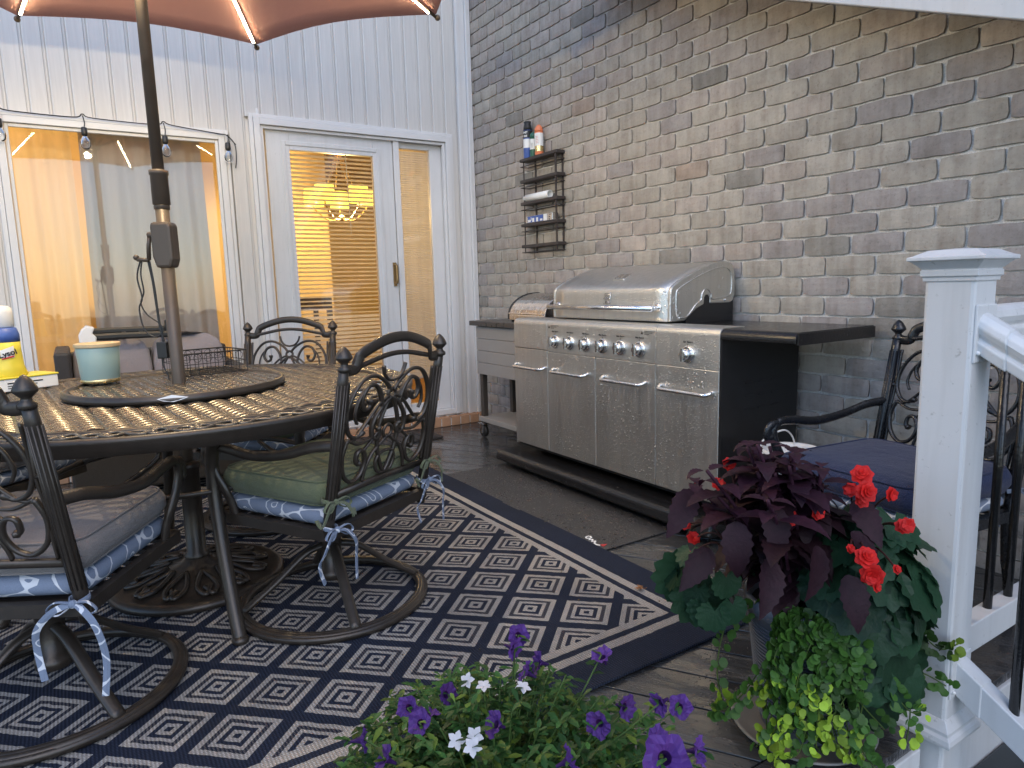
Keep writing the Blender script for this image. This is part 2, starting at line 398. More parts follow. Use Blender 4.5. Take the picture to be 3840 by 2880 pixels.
fb.box(3.955, 3.968, -6.2, 0, -.94, -.302)
structure(fb.build('deck_edge_board', M['white'], bevel=.003))
st = MB()
for i in range(4):
    z = -.19*(i+1); x = 3.985 + .28*i
    st.box(x, x+.30, -5.2, -.2, z-.03, z)
structure(st.build('steps', M['tread'], bevel=.004))

# ------------------------------------------------------------------ brick wall (one thing, one brick each in the mesh)
bw = thing('brick_wall', 'tan and grey brick wall running along the back of the deck behind the grill', 'wall')
mo = MB(); mo.box(-.02, 6.4, .0135, .25, -.95, 3.75); mo.build('mortar', M['mortar'], bw)
bk = MB(); BL, BH, BZ, BX = .2154, .08369, .9847, 2.5223
def brick_col(x, z):
    q = rnd.random(); w = rnd.uniform(.92, 1.09)
    pur_dim = max(0, min(1, (x-2.3)*.9)) * max(0, min(1, (2.3-z)*1.2))  # more purple-grey bricks low right, also painting in the wall's dimmer light there
    if q < .035: c = (.26,.245,.22)
    elif q < .043: c = (.35,.285,.235)
    elif q < .22 + .35*pur_dim: c = (.335,.305,.288)
    elif q < .5: c = (.395,.35,.31)
    else: c = (.385,.352,.305)
    return tuple(v*w for v in c)
row = -24
while True:
    z0 = BZ + row*BH; z1 = z0 + BH
    if z0 > 3.7: break
    off = .5 if row % 2 == 0 else 0
    n = -14
    while n < 20:
        xa = BX + (n+off)*BL; xb = xa + BL; n += 1
        if xb < .015 or xa > 6.4: continue
        j = .0043
        x_0, x_1 = max(.004, xa+j+rnd.uniform(-.0015,.0025)), xb-j+rnd.uniform(-.0025,.0015)
        if x_1-x_0 < .012: continue
        za, zb = z0+j+rnd.uniform(-.001,.0015), z1-j+rnd.uniform(-.0015,.001)
        y = -rnd.uniform(0,.0022)
        nxs = 7; zs = 3; vs = []; fs = []
        rr = .006
        for iz in range(zs+1):
            for ix in range(nxs+1):
                fx, fz = ix/nxs, iz/zs
                px = x_0+(x_1-x_0)*fx; pz = za+(zb-za)*fz
                ed = ix in (0,nxs) or iz in (0,zs)
                if ix in (0,nxs) and iz in (0,zs):
                    px += rr*.6*(1 if ix==0 else -1); pz += rr*.6*(1 if iz==0 else -1)
                if iz in (0,zs): pz += rnd.uniform(-.0016,.0016)
                if ix in (0,nxs): px += rnd.uniform(-.0016,.0016)
                vs.append((px, y+(.0028 if ed else rnd.uniform(-.0008,.0008)), pz))
        W = nxs+1
        for iz in range(zs):
            for ix in range(nxs): fs.append((iz*W+ix, iz*W+ix+1, (iz+1)*W+ix+1, (iz+1)*W+ix))
        ring = [ix for ix in range(W)] + [iz*W+nxs for iz in range(1,zs+1)] + [zs*W+ix for ix in range(nxs-1,-1,-1)] + [iz*W for iz in range(zs-1,0,-1)]
        b = len(vs)
        for r_ in ring: vs.append((vs[r_][0], .018, vs[r_][2]))
        for i in range(len(ring)):
            l = (i+1) % len(ring); fs.append((ring[l], ring[i], b+i, b+l))
        bk.c = brick_col((xa+xb)/2, z0); bk.add(vs, fs)
    row += 1
bk.build('bricks', M['brick'], bw)

# roof rake board overhanging the brick wall, upper right
rk = thing('roof_rake_board', 'white sloping roof rake board jutting over the top right of the brick wall', 'roof trim')
def zr(x): return 2.160 - (x-2.855)*.4068
m = MB()
xs = (1.6, 6.3)
m.add([(xs[0],-.22,zr(xs[0])),(xs[1],-.22,zr(xs[1])),(xs[1],-.22,zr(xs[1])+.24),(xs[0],-.22,zr(xs[0])+.24),
       (xs[0],-.195,zr(xs[0])),(xs[1],-.195,zr(xs[1])),(xs[1],-.195,zr(xs[1])+.24),(xs[0],-.195,zr(xs[0])+.24)],
      [(0,1,2,3),(7,6,5,4),(4,5,1,0),(3,2,6,7),(0,3,7,4),(1,5,6,2)])
m.build('fascia', M['white'], rk, bevel=.004)
m = MB()
m.add([(xs[0],-.194,zr(xs[0])+.03),(xs[1],-.194,zr(xs[1])+.03),(xs[1],-.004,zr(xs[1])+.03),(xs[0],-.004,zr(xs[0])+.03),
       (xs[0],-.194,zr(xs[0])+.05),(xs[1],-.194,zr(xs[1])+.05),(xs[1],-.004,zr(xs[1])+.05),(xs[0],-.004,zr(xs[0])+.05)],
      [(3,2,1,0),(4,5,6,7),(0,1,5,4),(2,3,7,6),(1,2,6,5),(3,0,4,7)])
m.build('soffit', M['white'], rk)

# ------------------------------------------------------------------ siding wall with window and door
sw = thing('siding_wall', 'white vertical vinyl siding house wall with a window and a glazed door', 'house wall')
WIN = (-2.965, -1.765, .30, 2.066); DOOR = (-1.635, -.185, .085, 2.185)
holes = [(-2.93,-1.80,.33,2.03), (-1.60,-.22,.10,2.15)]
def wallrects(ya, yb, z0, z1):
    ys = sorted({ya, yb, *[h[0] for h in holes], *[h[1] for h in holes]}); out = []
    for a, b in zip(ys, ys[1:]):
        if b <= ya or a >= yb: continue
        a, b = max(a, ya), min(b, yb)
        zz = [z0]
        for h in holes:
            if h[0] <= a and b <= h[1]: zz += [h[2], h[3]]
        zz.append(z1)
        for i in range(0, len(zz), 2): out.append((a, b, zz[i], zz[i+1]))
    return out
bd = MB(); W0 = -7.3
p = -.13; y = p
ztop = 4.1
while y > W0:
    ya, yb = y-.1017, y
    prof = [(.001, ya),(.019, ya+.003),(.0215, ya+.008),(.020, ya+.016),(.0145, yb-.036),(.0135, yb-.018),(.0065, yb-.012),(.0045, yb-.003),(.001, yb)]
    zs_ = [(.055, ztop)]
    for h in (WIN, DOOR):
        if ya >= h[0]-.1017 and yb <= h[1]+.1017:
            mid0, mid1 = max(ya, h[0]+.02), min(yb, h[1]-.02)
            if mid1-mid0 > .045: zs_ = [(.055, h[2]+.02), (h[3]-.02, ztop)]
    for za, zb in zs_:
        if zb-za < .02: continue
        vs = [(q[0], q[1], za) for q in prof] + [(q[0], q[1], zb) for q in prof]; N = len(prof)
        bd.add(vs, [(i, i+1, N+i+1, N+i) for i in range(N-1)])
    y -= .1017
bd.build('cladding', M['siding'], sw)
m = MB()
for a, b, z0, z1 in wallrects(W0, .24, -.95, ztop): m.box(-.14, -.002, a, b, z0, z1)
m.build('wall_core', M['siding'], sw)
m = MB()      # corner post and channels against the brick
m.box(-.001,.034,-.128,-.100,.055,ztop); m.box(-.001,.022,-.099,-.050,.055,ztop); m.box(-.001,.040,-.049,-.030,.055,ztop); m.box(-.001,.030,-.029,-.003,.055,ztop)
m.build('corner_trim', M['trim'], sw, bevel=.004)
m = MB(); yy = -7.2
while yy < -.02:
    m.box(-.02, .075, yy+.005, min(yy+.078,-.012), .0, .072); yy += .083
m.build('brick_sill', M['rowlock'], sw, bevel=.005)
m = MB(); m.box(.001,.066,-7.2,-.02,.004,.060); m.build('sill_mortar', M['mortar'], sw)

def casing(y0, y1, z0, z1, w, sides, depth=.030):
    m = MB()
    steps = [(0, w*.28, depth*.75), (w*.28+.002, w*.75, depth), (w*.75+.002, w, depth*.6)]
    for a, b, d in steps:
        if 'L' in sides: m.box(-.001, d, y0+a, y0+b, z0 + (a if 'B' in sides else 0), z1-a)
        if 'R' in sides: m.box(-.001, d, y1-b, y1-a, z0 + (a if 'B' in sides else 0), z1-a)
        if 'T' in sides: m.box(-.001, d-.001, y0+b if 'L' in sides else y0, y1-b, z1-b, z1-a)
        if 'B' in sides: m.box(-.001, d-.001, y0+b, y1-b, z0+a, z0+b)
    return m
# --- window
w = casing(*WIN, .080, 'LRTB', .034)
w.box(-.11, -.002, -2.93,-2.915,.33,2.03); w.box(-.11,-.002,-1.815,-1.80,.33,2.03); w.box(-.11,-.002,-2.93,-1.80,.33,.345); w.box(-.11,-.002,-2.93,-1.80,2.015,2.03)
win = w.build('window', M['trim'], sw, bevel=.003)
m = MB(); m.box(-.052,-.046,-2.915,-1.815,.345,2.015); m.build('pane', M['glass'], win)
# --- door unit: casing, jambs, mullion
dt = casing(DOOR[0], DOOR[1], .085, DOOR[3], .085, 'LRT', .042)
dt.box(-.12,-.002,-1.60,-1.585,.10,2.15); dt.box(-.12,-.002,-.235,-.22,.10,2.15); dt.box(-.12,-.002,-1.60,-.22,2.125,2.15)
dt.box(-.10,.012,-.655,-.612,.10,2.124)
dt.box(-.10,.03,-1.585,-.235,.085,.125)                  # threshold
for yv in (-1.571,): 
    for z in (.3,.6,.95,1.3,1.65,2.0): dt.box(.0,.018,yv-.012,yv+.004,z,z+.22)   # knuckled hinge cover
dt.build('door_frame', M['trim'], sw, bevel=.003)
dr = MB()
D0, D1, G0, G1, GB, GT = -1.535, -.660, -1.384, -.808, .40, 1.985
dr.box(-.045,.0,D0,G0,.128,2.118); dr.box(-.045,.0,G1,D1,.128,2.118); dr.box(-.045,.0,G0,G1,.128,GB); dr.box(-.045,.0,G0,G1,GT,2.118)
for a, b, z0, z1 in ((G0-.055,G0-.028,GB-.055,GT+.055),(G1+.028,G1+.055,GB-.055,GT+.055)): dr.box(-.001,.006,a,b,z0,z1)
dr.box(-.001,.006,G0-.027,G1+.027,GT+.028,GT+.055); dr.box(-.001,.006,G0-.027,G1+.027,GB-.055,GB-.028)
door = dr.build('patio_door', M['white'], sw, bevel=.003)
m = MB(); m.box(-.012,-.008,G0,G1,GB,GT); m.build('pane', M['glass'], door)
m = MB(); z = GB+.02
while z < GT-.01:
    tl = .46 if z > .90 else .98
    for i in range(2):
        pass
    c_, s_ = math.cos(tl)*.0125, math.sin(tl)*.0125
    m.add([(-.030-c_,G0+.004,z-s_),(-.030-c_,G1-.004,z-s_),(-.030,G1-.004,z+.0022),(-.030,G0+.004,z+.0022),(-.030+c_,G1-.004,z+s_),(-.030+c_,G0+.004,z+s_)],
          [(0,1,2,3),(3,2,4,5)])
    z += .0285
m.tube([(-.020,-1.0,GT),(-.020,-.99,1.45)], .003, 6)
m.build('blind', M['blind'], door)
m = MB(); m.box(.001,.012,-.700,-.676,1.08,1.25); m.tube(spline([(.012,-.688,1.235),(.045,-.688,1.225),(.048,-.688,1.165),(.045,-.688,1.11),(.012,-.688,1.10)],5), .008, 8)
m.build('handle', M['brass'], door)
# --- sidelight
sl = MB(); S0, S1, SB, ST = -.610, -.345, .19, 2.062
sl.box(-.07,-.02,S0-.002,S0+.012,.126,2.124); sl.box(-.07,-.02,S1-.012,-.236,.126,2.124); sl.box(-.07,-.02,S0+.012,S1-.012,.126,SB); sl.box(-.07,-.02,S0+.012,S1-.012,ST,2.124)
slo = sl.build('sidelight', M['trim'], sw, bevel=.003)
m = MB(); m.box(-.040,-.036,S0+.012,S1-.012,SB,ST); m.build('pane', M['glass'], slo)
m = MB(); z = .40
while z < ST-.01:
    m.add([(-.062,S0+.016,z+.011),(-.062,S1-.016,z+.011),(-.052,S1-.016,z-.004),(-.052,S0+.016,z-.004)], [(0,1,2,3)])
    m.add([(-.052,S0+.016,z-.004),(-.052,S1-.016,z-.004),(-.056,S1-.016,z-.0075),(-.056,S0+.016,z-.0075)], [(0,1,2,3)])
    z += .0155
m.box(-.066,-.05,S0+.016,S1-.016,.378,.392)
m.build('blind', M['blind'], slo)

# ------------------------------------------------------------------ interior seen through the glass
m = MB()
m.add([(-4.2,-6,0),(-.141,-6,0),(-.141,1.6,0),(-4.2,1.6,0)], [(0,1,2,3)]); r_ = structure(m.build('room_floor', M['roomfloor']))
m = MB()
m.box(-4.3,-4.2,-6,1.68,0,2.5); m.box(-4.2,-.30,1.6,1.68,0,2.5); m.box(-.30,-.20,.26,1.6,0,2.5); m.box(-4.2,-.141,-6.1,-6,0,2.5); m.box(-4.3,-.141,-6.1,1.68,2.501,2.58)
m.box(-2.6,-2.5,-6,-2.3,0,2.5); m.box(-2.6,-2.5,-2.299,-.33,0,2.5); m.box(-.299,-.141,.23,.26,0,2.5)
structure(m.build('room_wall', M['room']))
def curtain(name, mat, y0, y1, z0, z1, x, amp, folds, label, flare=0, cat='curtain'):
    m = MB(); m.smooth = True; n = 110; vs = []
    for iz in range(7):
        fz = iz/6; z = z1+(z0-z1)*fz
        for i in range(n+1):
            f = i/n; yy = y0+(y1-y0)*f + flare*fz*(f-.5)
            vs.append((x + amp*(.5+.5*fz)*math.sin(f*folds*2*PI + .6*math.sin(f*9))*(.7+.3*math.sin(f*23)), yy, z))
    fs = [(a*(n+1)+i, a*(n+1)+i+1, (a+1)*(n+1)+i+1, (a+1)*(n+1)+i) for a in range(6) for i in range(n)]
    m.add(vs, fs); return tag(m.build(name, mat), label, cat)
curtain('curtain', M['greige'], -2.56, -1.90, .3, 2.10, -.20, .045, 5, 'grey curtain hanging inside the middle of the window', .05)
curtain('curtain', M['sheer'], -3.05, -2.60, .3, 2.10, -.34, .03, 4, 'cream curtain glowing warm inside the left side of the window')
ch = thing('chandelier', 'lit chandelier with a ring of drum shades hanging inside behind the door blind', 'chandelier', (-1.55,-.515,0))
m = MB(); m.tube([(0,0,2.5),(0,0,2.32)], .006, 6)
for k_ in range(6):
    a = k_*PI/3; m.tube([(0,0,2.32),(.05*math.cos(a),.05*math.sin(a),2.2),(.12*math.cos(a),.12*math.sin(a),2.0)], .004, 5)
for k_ in range(5):
    a = .35+k_*2*PI/5; m.tube(spline([(0,0,1.70),(.12*math.cos(a),.12*math.sin(a),1.70),(.24*math.cos(a),.24*math.sin(a),1.80),(.25*math.cos(a),.25*math.sin(a),1.86)],6), .008, 6)
m.ball((0,0,1.71), .03); m.build('frame', M['brass'], ch)
for k_ in range(5):
    a = .35+k_*2*PI/5; m = MB(); m.smooth = True
    m.lathe([(.088,1.83),(.082,1.98)], 24, (.25*math.cos(a),.25*math.sin(a),0), cap=False); m.build('lamp_shade', M['shade'], ch)
t_ = thing('dining_chair', 'dark dining chair inside behind the lower part of the door blind', 'chair', (-1.0,-1.0,0))
m = MB(); m.box(-.22,.22,-.22,.22,.42,.46); m.build('seat', M['darkwood'], t_)
for a, b in ((-1,-1),(1,-1),(-1,1),(1,1)):
    m = MB(); m.box(a*.2-.02,a*.2+.02,b*.2-.02,b*.2+.02,0,.42 if a > 0 else 1.0); m.build('leg', M['darkwood'], t_)
m = MB(); m.box(-.215,-.185,-.18,.18,.9,1.0); m.box(-.21,-.19,-.1,-.06,.46,.9); m.box(-.21,-.19,.06,.10,.46,.9); m.build('backrest', M['darkwood'], t_)
t_ = thing('cabinet', 'low wooden cabinet inside the room behind the left window', 'cabinet', (-2.2,-3.3,0))
m = MB(); m.box(-.25,.25,-.7,.7,0,.95); m.build('body', M['wood'], t_); m = MB(); m.box(-.28,.28,-.73,.73,.952,.985); m.build('top', M['darkwood'], t_)
for s_ in (-.35,.35): m = MB(); m.box(.251,.262,s_-.32,s_+.32,.06,.9); m.build('door', M['wood'], t_)

# ------------------------------------------------------------------ string of bulbs over the window
sg = thing('string_lights', 'unlit string of clear globe bulbs hung along the top of the window', 'string lights')
bul = [(-2.921,1.935),(-2.535,1.925),(-2.128,1.915),(-1.778,1.905)]
m = MB(); pts = []
for i, (y, z) in enumerate(bul):
    pts += [(.045, y-.05, 2.058-(.02 if i == 3 else 0)), (.05, y, 2.078 if i < 3 else 2.03), (.045, y+.05, 2.062 if i < 3 else 1.98)]
m.tube(spline(pts, 6), .0035, 6)
for i, (y, z) in enumerate(bul): m.tube(spline([(.05,y,2.07 if i < 3 else 2.03),(.056,y+.006,2.03),(.058,y,z+.075)],5), .003, 6)
m.tube(spline([(.05,-1.772,2.03),(.05,-1.735,1.98),(.04,-1.73,1.90),(.035,-1.738,1.84)],6), .003, 6)
m.build('wire', M['black_plastic'], sg)
bg = mat_glass('bulb_glass', (.97,.97,.96), .7)
for y, z in bul:
    m = MB(); m.smooth = True; m.lathe([(.008,.082),(.015,.078),(.016,.045),(.013,.036)], 14, (.058,y,z)); s_ = m.build('socket', M['black_plastic'], sg)
    m = MB(); m.smooth = True; m.lathe([(.011,.036),(.016,.024),(.026,.008),(.0285,-.012),(.024,-.028),(.012,-.040),(.002,-.042)], 16, (.058,y,z)); m.build('bulb', bg, sg)

# ------------------------------------------------------------------ rug, mats, leaves
m = MB(); nx_, ny_ = 40, 34; vs = []
for j in range(ny_+1):
    for i in range(nx_+1):
        x = .40+3.0*i/nx_; y = -3.45+2.45*j/ny_
        vs.append((x, y, .010+.0012*math.sin(x*7+y*3)+(.004*max(0,1-abs(x-3.4)/.12) if abs(y+1.9)<.5 else 0)))
m.add(vs, [(j*(nx_+1)+i, j*(nx_+1)+i+1, (j+1)*(nx_+1)+i+1, (j+1)*(nx_+1)+i) for j in range(ny_) for i in range(nx_)])
o = m.build('area_rug', M['rug']); sd = o.modifiers.new('thick', 'SOLIDIFY'); sd.thickness = .007; sd.offset = -1
tag(o, 'navy outdoor rug with beige concentric diamonds under the dining table', 'rug')
gm = thing('grill_mat', 'wet black rubber mat on the deck in front of the grill', 'mat')
m = MB(); m.prism([(1.30,-1.012),(2.69,-1.012),(2.69,-.12),(1.30,-.12)], .003, .009, 'z'); m.build('mat_sheet', M['mat'], gm, bevel=.003)
def text(s_, size, mat, loc, rot, parent, name='lettering', ext=.0006, bold=0):
    cu = bpy.data.curves.new(name, 'FONT'); cu.body = s_; cu.size = size; cu.extrude = ext; cu.align_x = 'CENTER'; cu.align_y = 'CENTER'; cu.offset = bold
    o = bpy.data.objects.new(name, cu); COL.objects.link(o)
    bpy.context.view_layer.update()
    me = bpy.data.meshes.new_from_object(o.evaluated_get(bpy.context.evaluated_depsgraph_get())); bpy.data.objects.remove(o)
    o = bpy.data.objects.new(name, me); COL.objects.link(o); me.materials.append(mat)
    o.location = loc; o.rotation_euler = rot; o.parent = parent; return o
m = MB()
for pts_ in ([(2.535,-.962),(2.545,-.955),(2.556,-.960),(2.560,-.972),(2.550,-.982),(2.539,-.976),(2.535,-.962)],[(2.560,-.968),(2.572,-.985),(2.578,-.968)],[(2.580,-.972),(2.592,-.988),(2.598,-.970)],[(2.600,-.974),(2.612,-.990),(2.630,-.994),(2.645,-.986)]):
    m.tube([(a,b,.0098) for a, b in pts_], .0042, 5, flat=(.25,1), up=(0,0,1))
m.build('white_lettering', M['paper'], gm)
m = MB(); m.prism([(2.64,-.985),(2.665,-.985),(2.652,-.955)], .0095, .0108, 'z'); m.build('red_mark', M['red'], gm)
m = MB(); m.box(-.04,.42,-1.45,-.56,.003,.014)
for i in range(14): m.box(-.02,.40,-1.42+i*.061,-1.385+i*.061,.0145,.017)
tag(m.build('doormat', M['wicker']), 'dark ribbed doormat lying before the glazed door', 'doormat')
def mapleleaf(name, loc, rz, sc, col, label):
    m = MB(); pts = []
    lob = [(0,1.0),(.28,.42),(.95,.55),(.48,.08),(.6,-.35),(.12,-.2)]
    ring = [(x, y) for x, y in lob] + [(-x, y) for x, y in reversed(lob[1:])]
    vs = [(0,0,.012)] + [(x*sc, y*sc, .006+.012*abs(x)*(1 if i % 2 else .3)) for i, (x, y) in enumerate(ring)]
    m.c = col; m.add(vs, [(0, i+1, (i+1) % len(ring)+1) for i in range(len(ring))])
    m.c = tuple(c*.7 for c in col); m.tube([(0,-.2*sc,.007),(.04*sc,-.6*sc,.006),(.15*sc,-.85*sc,.008)], .0012, 5)
    o = m.build(name, M['leaf']); o.location = loc; o.rotation_euler = (0,0,rz); return tag(o, label, 'leaf')
mapleleaf('fallen_leaf', (1.93,-.56,.009), R(-60), .055, (.22,.26,.05), 'green maple leaf fallen on the black mat')
mapleleaf('fallen_leaf', (1.88,-.52,.009), R(90), .032, (.42,.24,.12), 'small tan leaf fallen beside the green maple leaf')
mapleleaf('fallen_leaf', (3.045,-1.14,.011), R(140), .024, (.34,.16,.07), 'small curled brown leaf on the rug border')

m = MB()
for i in range(70):
    x, y = rnd.uniform(2.2,3.8), rnd.uniform(-2.3,-.75)
    if x > 3.35 and rnd.random() < .5: continue
    q = rnd.uniform(.0015,.005); a = rnd.uniform(0,6.28); z = .0135 if (x < 3.38 and y < -1.02) else .012
    m.c = rnd.choice(((.05,.03,.02),(.20,.12,.05),(.10,.08,.03),(.03,.02,.015)))
    m.add([(x+q*math.cos(a+t_),y+q*.6*math.sin(a+t_),z+rnd.uniform(0,.002)) for t_ in (0,1.3,2.7,4.2)]+[(x,y,z-.004)], [(0,1,2,3),(1,0,4),(2,1,4),(3,2,4),(0,3,4)])
o = m.build('leaf_litter', M['leaf']); o['kind'] = 'stuff'; tag(o, 'scattered crumbs of dry leaf on the rug and deck boards', 'leaf litter')

# ------------------------------------------------------------------ cast metal dining chairs
def arc(c, r, a0, a1, n=14): return [(c[0]+r*math.cos(R(a0+(a1-a0)*i/n)), c[1]+r*math.sin(R(a0+(a1-a0)*i/n))) for i in range(n+1)]
SCROLLS = [   # half pattern of the back panel, (a, b) in 0..1
    ([(0,.86),(.12,.875),(.22,.93),(.26,1.0)], .8),
    ([(.03,.77),(.18,.86),(.45,.93),(.72,.90),(.92,.76),(.98,.60),(.90,.47),(.74,.42),(.60,.46)], 1.0),
    ([(.06,.73),(.30,.66),(.55,.52),(.74,.42),(.92,.40)], .8),
    ([(.20,.62),(.27,.76),(.42,.85),(.60,.83),(.68,.73),(.60,.65),(.50,.67),(.50,.73)], 1.05),
    ([(.60,.83),(.74,.74),(.80,.62),(.74,.54)], .7),
    ([(.02,.72),(.16,.58),(.24,.42),(.20,.24),(.08,.08),(0,.02)], .9),
    ([(.05,.70),(.24,.62),(.38,.50),(.36,.38),(.24,.36),(.20,.42),(.26,.46)], 1.0),
    ([(.92,.42),(1.0,.28),(.94,.12),(.76,.03),(.58,.06),(.48,.17),(.54,.28),(.66,.28),(.68,.20),(.62,.18)], 1.05),
    ([(0,.36),(.16,.30),(.34,.22),(.46,.10),(.50,.0)], .8),
    ([(.36,.38),(.52,.36),(.70,.36),(.92,.42)], .8),
    ([(0,.22),(.16,.20),(.22,.12),(.14,.03),(.0,.02)], .8),
    ([(.98,.60),(1.0,.75),(1.0,.92)], .7),
    ([(1.0,.28),(1.0,.1),(1.0,.0)], .7),
    ([(.24,.42),(.40,.34),(.54,.28)], .7),
]
def cushion_mb(w, d, h, z, cy=0, cr=.06, puff=.012, sag=0):
    m = MB(); m.smooth = True
    def ring(ins, zz, n=7):
        a, b, c = w/2-ins, d/2-ins, max(.012, cr-ins*.5); out = []
        for sx, sy, a0 in ((1,1,0),(-1,1,90),(-1,-1,180),(1,-1,270)):
            for i in range(n):
                t = R(a0+90*i/(n-1)); out.append((sx*(a-c)+c*math.cos(t), cy+sy*(b-c)+c*math.sin(t), zz))
        return out
    lay = [(.10,0),(.03,.0),(.010,.12),(0,.35),(0,.65),(.008,.86),(.028,.98),(.07,1.06),(.12,1.09),(.17,1.10)]
    rs = [ring(i, z+h*k+ (puff*math.sin(k*3) if 0 else 0)) for i, k in lay]; n = len(rs[0]); vs = [p for r in rs for p in r]
    vs = [(x, y, zz - sag*max(0, 1-(x*x+(y-cy)**2)/(.2**2))) for x, y, zz in vs]
    fs = [(i*n+k, i*n+(k+1) % n, (i+1)*n+(k+1) % n, (i+1)*n+k) for i in range(len(rs)-1) for k in range(n)]
    fs += [tuple(range(n-1,-1,-1)), tuple((len(rs)-1)*n+k for k in range(n))]
    m.add(vs, fs); return m
def post_y(z): return -.215 - .115*max(0, (z-.33))/.55
def make_chair(label, loc, heading, metal, cushions, ties, base='swivel', hw=.228):
    t = thing('patio_chair', label, 'chair', loc, heading-PI/2, 'cast metal patio chairs')
    PW = hw-.028
    def bp(a, b): # panel coords to 3D
        z = .475+b*.335; return (a*PW, post_y(z)+.002, z)
    for s in (-1, 1):
        m = MB(); m.smooth = True
        zz = [.315,.38,.5,.65,.80,.845]
        m.tube([(s*hw, post_y(z), z) for z in zz], [.0155,.0165,.0165,.016,.0155,.015], 12)
        for k in range(10):
            a = 2*PI*k/10; m.tube([(s*hw+.0155*math.cos(a), post_y(z)+.0155*math.sin(a), z) for z in (.40,.6,.80)], .0028, 4)
        po = m.build('back_post', metal, t)
        m = MB(); m.smooth = True; yb = post_y(.86)
        m.lathe([(.016,-.015),(.019,-.012),(.019,-.004),(.012,.002),(.010,.008),(.018,.016),(.024,.022),(.024,.026),(.021,.034),(.014,.046),(.006,.054),(.001,.057)], 16, (s*hw, yb, .852))
        m.build('finial', metal, po)
    m = MB(); m.smooth = True
    prof = [(-1.12,.842),(-1.0,.838),(-.90,.842),(-.85,.866),(-.79,.881),(-.5,.902),(-.25,.914),(0,.918)]
    top = [(a*PW, post_y(z), z) for a, z in prof] + [(-a*PW, post_y(z), z) for a, z in reversed(prof[:-1])]
    m.tube(spline(top, 4), .0170, 8, flat=(1.0,.42), up=(0,0,1))
    low = [(-.90,.842),(-.6,.854),(-.3,.865),(0,.869)]
    lowp = [(a*PW, post_y(z), z) for a, z in low] + [(-a*PW, post_y(z), z) for a, z in reversed(low[:-1])]
    m.tube(spline(lowp, 4), .0085, 6, flat=(1.0,.7), up=(0,0,1))
    m.build('crown_rail', metal, t)
    m = MB(); m.smooth = True
    for path, th in SCROLLS:
        for s in (-1, 1):
            sp = spline([bp(s*a, b*1.05+.02) for a, b in path], 5); N = len(sp)
            rr = [.0078*th*(1 + (.55 if (i > N-4 and th >= 1.0) else 0)) for i in range(N)]
            m.tube(sp, rr, 6, flat=(1.15,.8), up=(0,1,0))
    for cx_, cz_, r_ in ((0,.80,.05),(0,.44,.06)):
        m.tube([bp(cx_+r_*1.7*math.cos(2*PI*i/16), cz_+r_*math.sin(2*PI*i/16)) for i in range(16)], .0055, 6, closed=True)
    for s in (-1,1):
        m.tube([bp(s*1.0,0.0),bp(s*1.04,.3),bp(s*1.0,.6),bp(s*1.06,.98)], .005, 6)
        m.tube([bp(s*1.0,.62),bp(s*1.13,.62)], .006, 6)
    m.tube([(-hw,post_y(.47),.468),(0,post_y(.47),.472),(hw,post_y(.47),.468)], .011, 8, flat=(1,.7), up=(0,0,1))
    m.build('back_scrollwork', metal, t)
    m = MB()
    fr = [(-.235,-.225),(.235,-.225),(.245,.235),(-.245,.235)]
    for i in range(4):
        a, b = fr[i], fr[(i+1) % 4]; m.tube([(a[0],a[1],.350),(b[0],b[1],.350)], .021, 4, flat=(1.1,.8), up=(0,0,1))
    for i in range(6): m.box(-.235,.235,-.2+i*.078,-.165+i*.078,.346,.356)
    m.build('seat_frame', metal, t)
    for s in (-1, 1):
        m = MB(); m.smooth = True
        pts = [(s*(hw),post_y(.62)+.005,.622),(s*(hw+.018),-.20,.615),(s*(hw+.035),-.10,.588),(s*(hw+.045),.02,.575),(s*(hw+.05),.12,.588),(s*(hw+.05),.185,.590),(s*(hw+.05),.215,.560),(s*(hw+.045),.205,.505),(s*(hw+.035),.18,.45),(s*(hw+.02),.17,.40),(s*(hw+.012),.165,.345)]
        m.tube(spline(pts, 5), [.010]*4+[.012]*12+[.017]*10+[.021]*9+[.017]*8+[.013]*8, 8, flat=(.62,1.25), up=(0,0,1)) if False else m.tube(spline(pts, 5), .0145, 8, flat=(.75,1.15), up=(s*1.0,0,.35))
        m.tube(spline([(s*(hw+.05),.20,.585),(s*(hw+.05),.235,.575),(s*(hw+.05),.24,.545),(s*(hw+.05),.225,.535)],4), .013, 8, flat=(.8,1.3), up=(s*1.0,0,.35))
        m.build('arm', metal, t)
    if base == 'swivel':
        m = MB(); m.smooth = True
        m.lathe([(.10,.330),(.10,.318),(.045,.312),(.040,.25),(.034,.245),(.034,.12),(.045,.115),(.045,.09),(.02,.085)], 18, (0,0,0)); m.box(-.12,.12,-.12,.12,.325,.342)
        m.build('swivel_column', metal, t)
        for k in range(4):
            a = R(45+90*k)+.2; c_, s_ = math.cos(a), math.sin(a); m = MB(); m.smooth = True
            m.tube(spline([(.03*c_,.03*s_,.205),(.09*c_,.09*s_,.185),(.19*c_,.19*s_,.105),(.297*c_,.297*s_,.030)],5), .0155, 8, flat=(.7,1.15), up=(0,0,1)); m.build('base_spoke', metal, t)
        m = MB(); m.smooth = True
        for rr_, zz, q in ((.292,.026,.0125),(.302,.024,.013),(.310,.020,.011),(.302,.014,.012)):
            m.tube([(rr_*math.cos(2*PI*i/64), rr_*math.sin(2*PI*i/64), zz) for i in range(64)], q, 6, closed=True)
        m.build('base_ring', metal, t)
    else:
        for sx, sy in ((-1,1),(1,1),(-1,-1),(1,-1)):
            m = MB(); m.smooth = True; m.tube(spline([(sx*.235,sy*.20,.35),(sx*.24,sy*.21,.2),(sx*.245,sy*.235,.0)],4), [.017]*5+[.013]*4, 10); m.build('leg', metal, t)
    z = .368
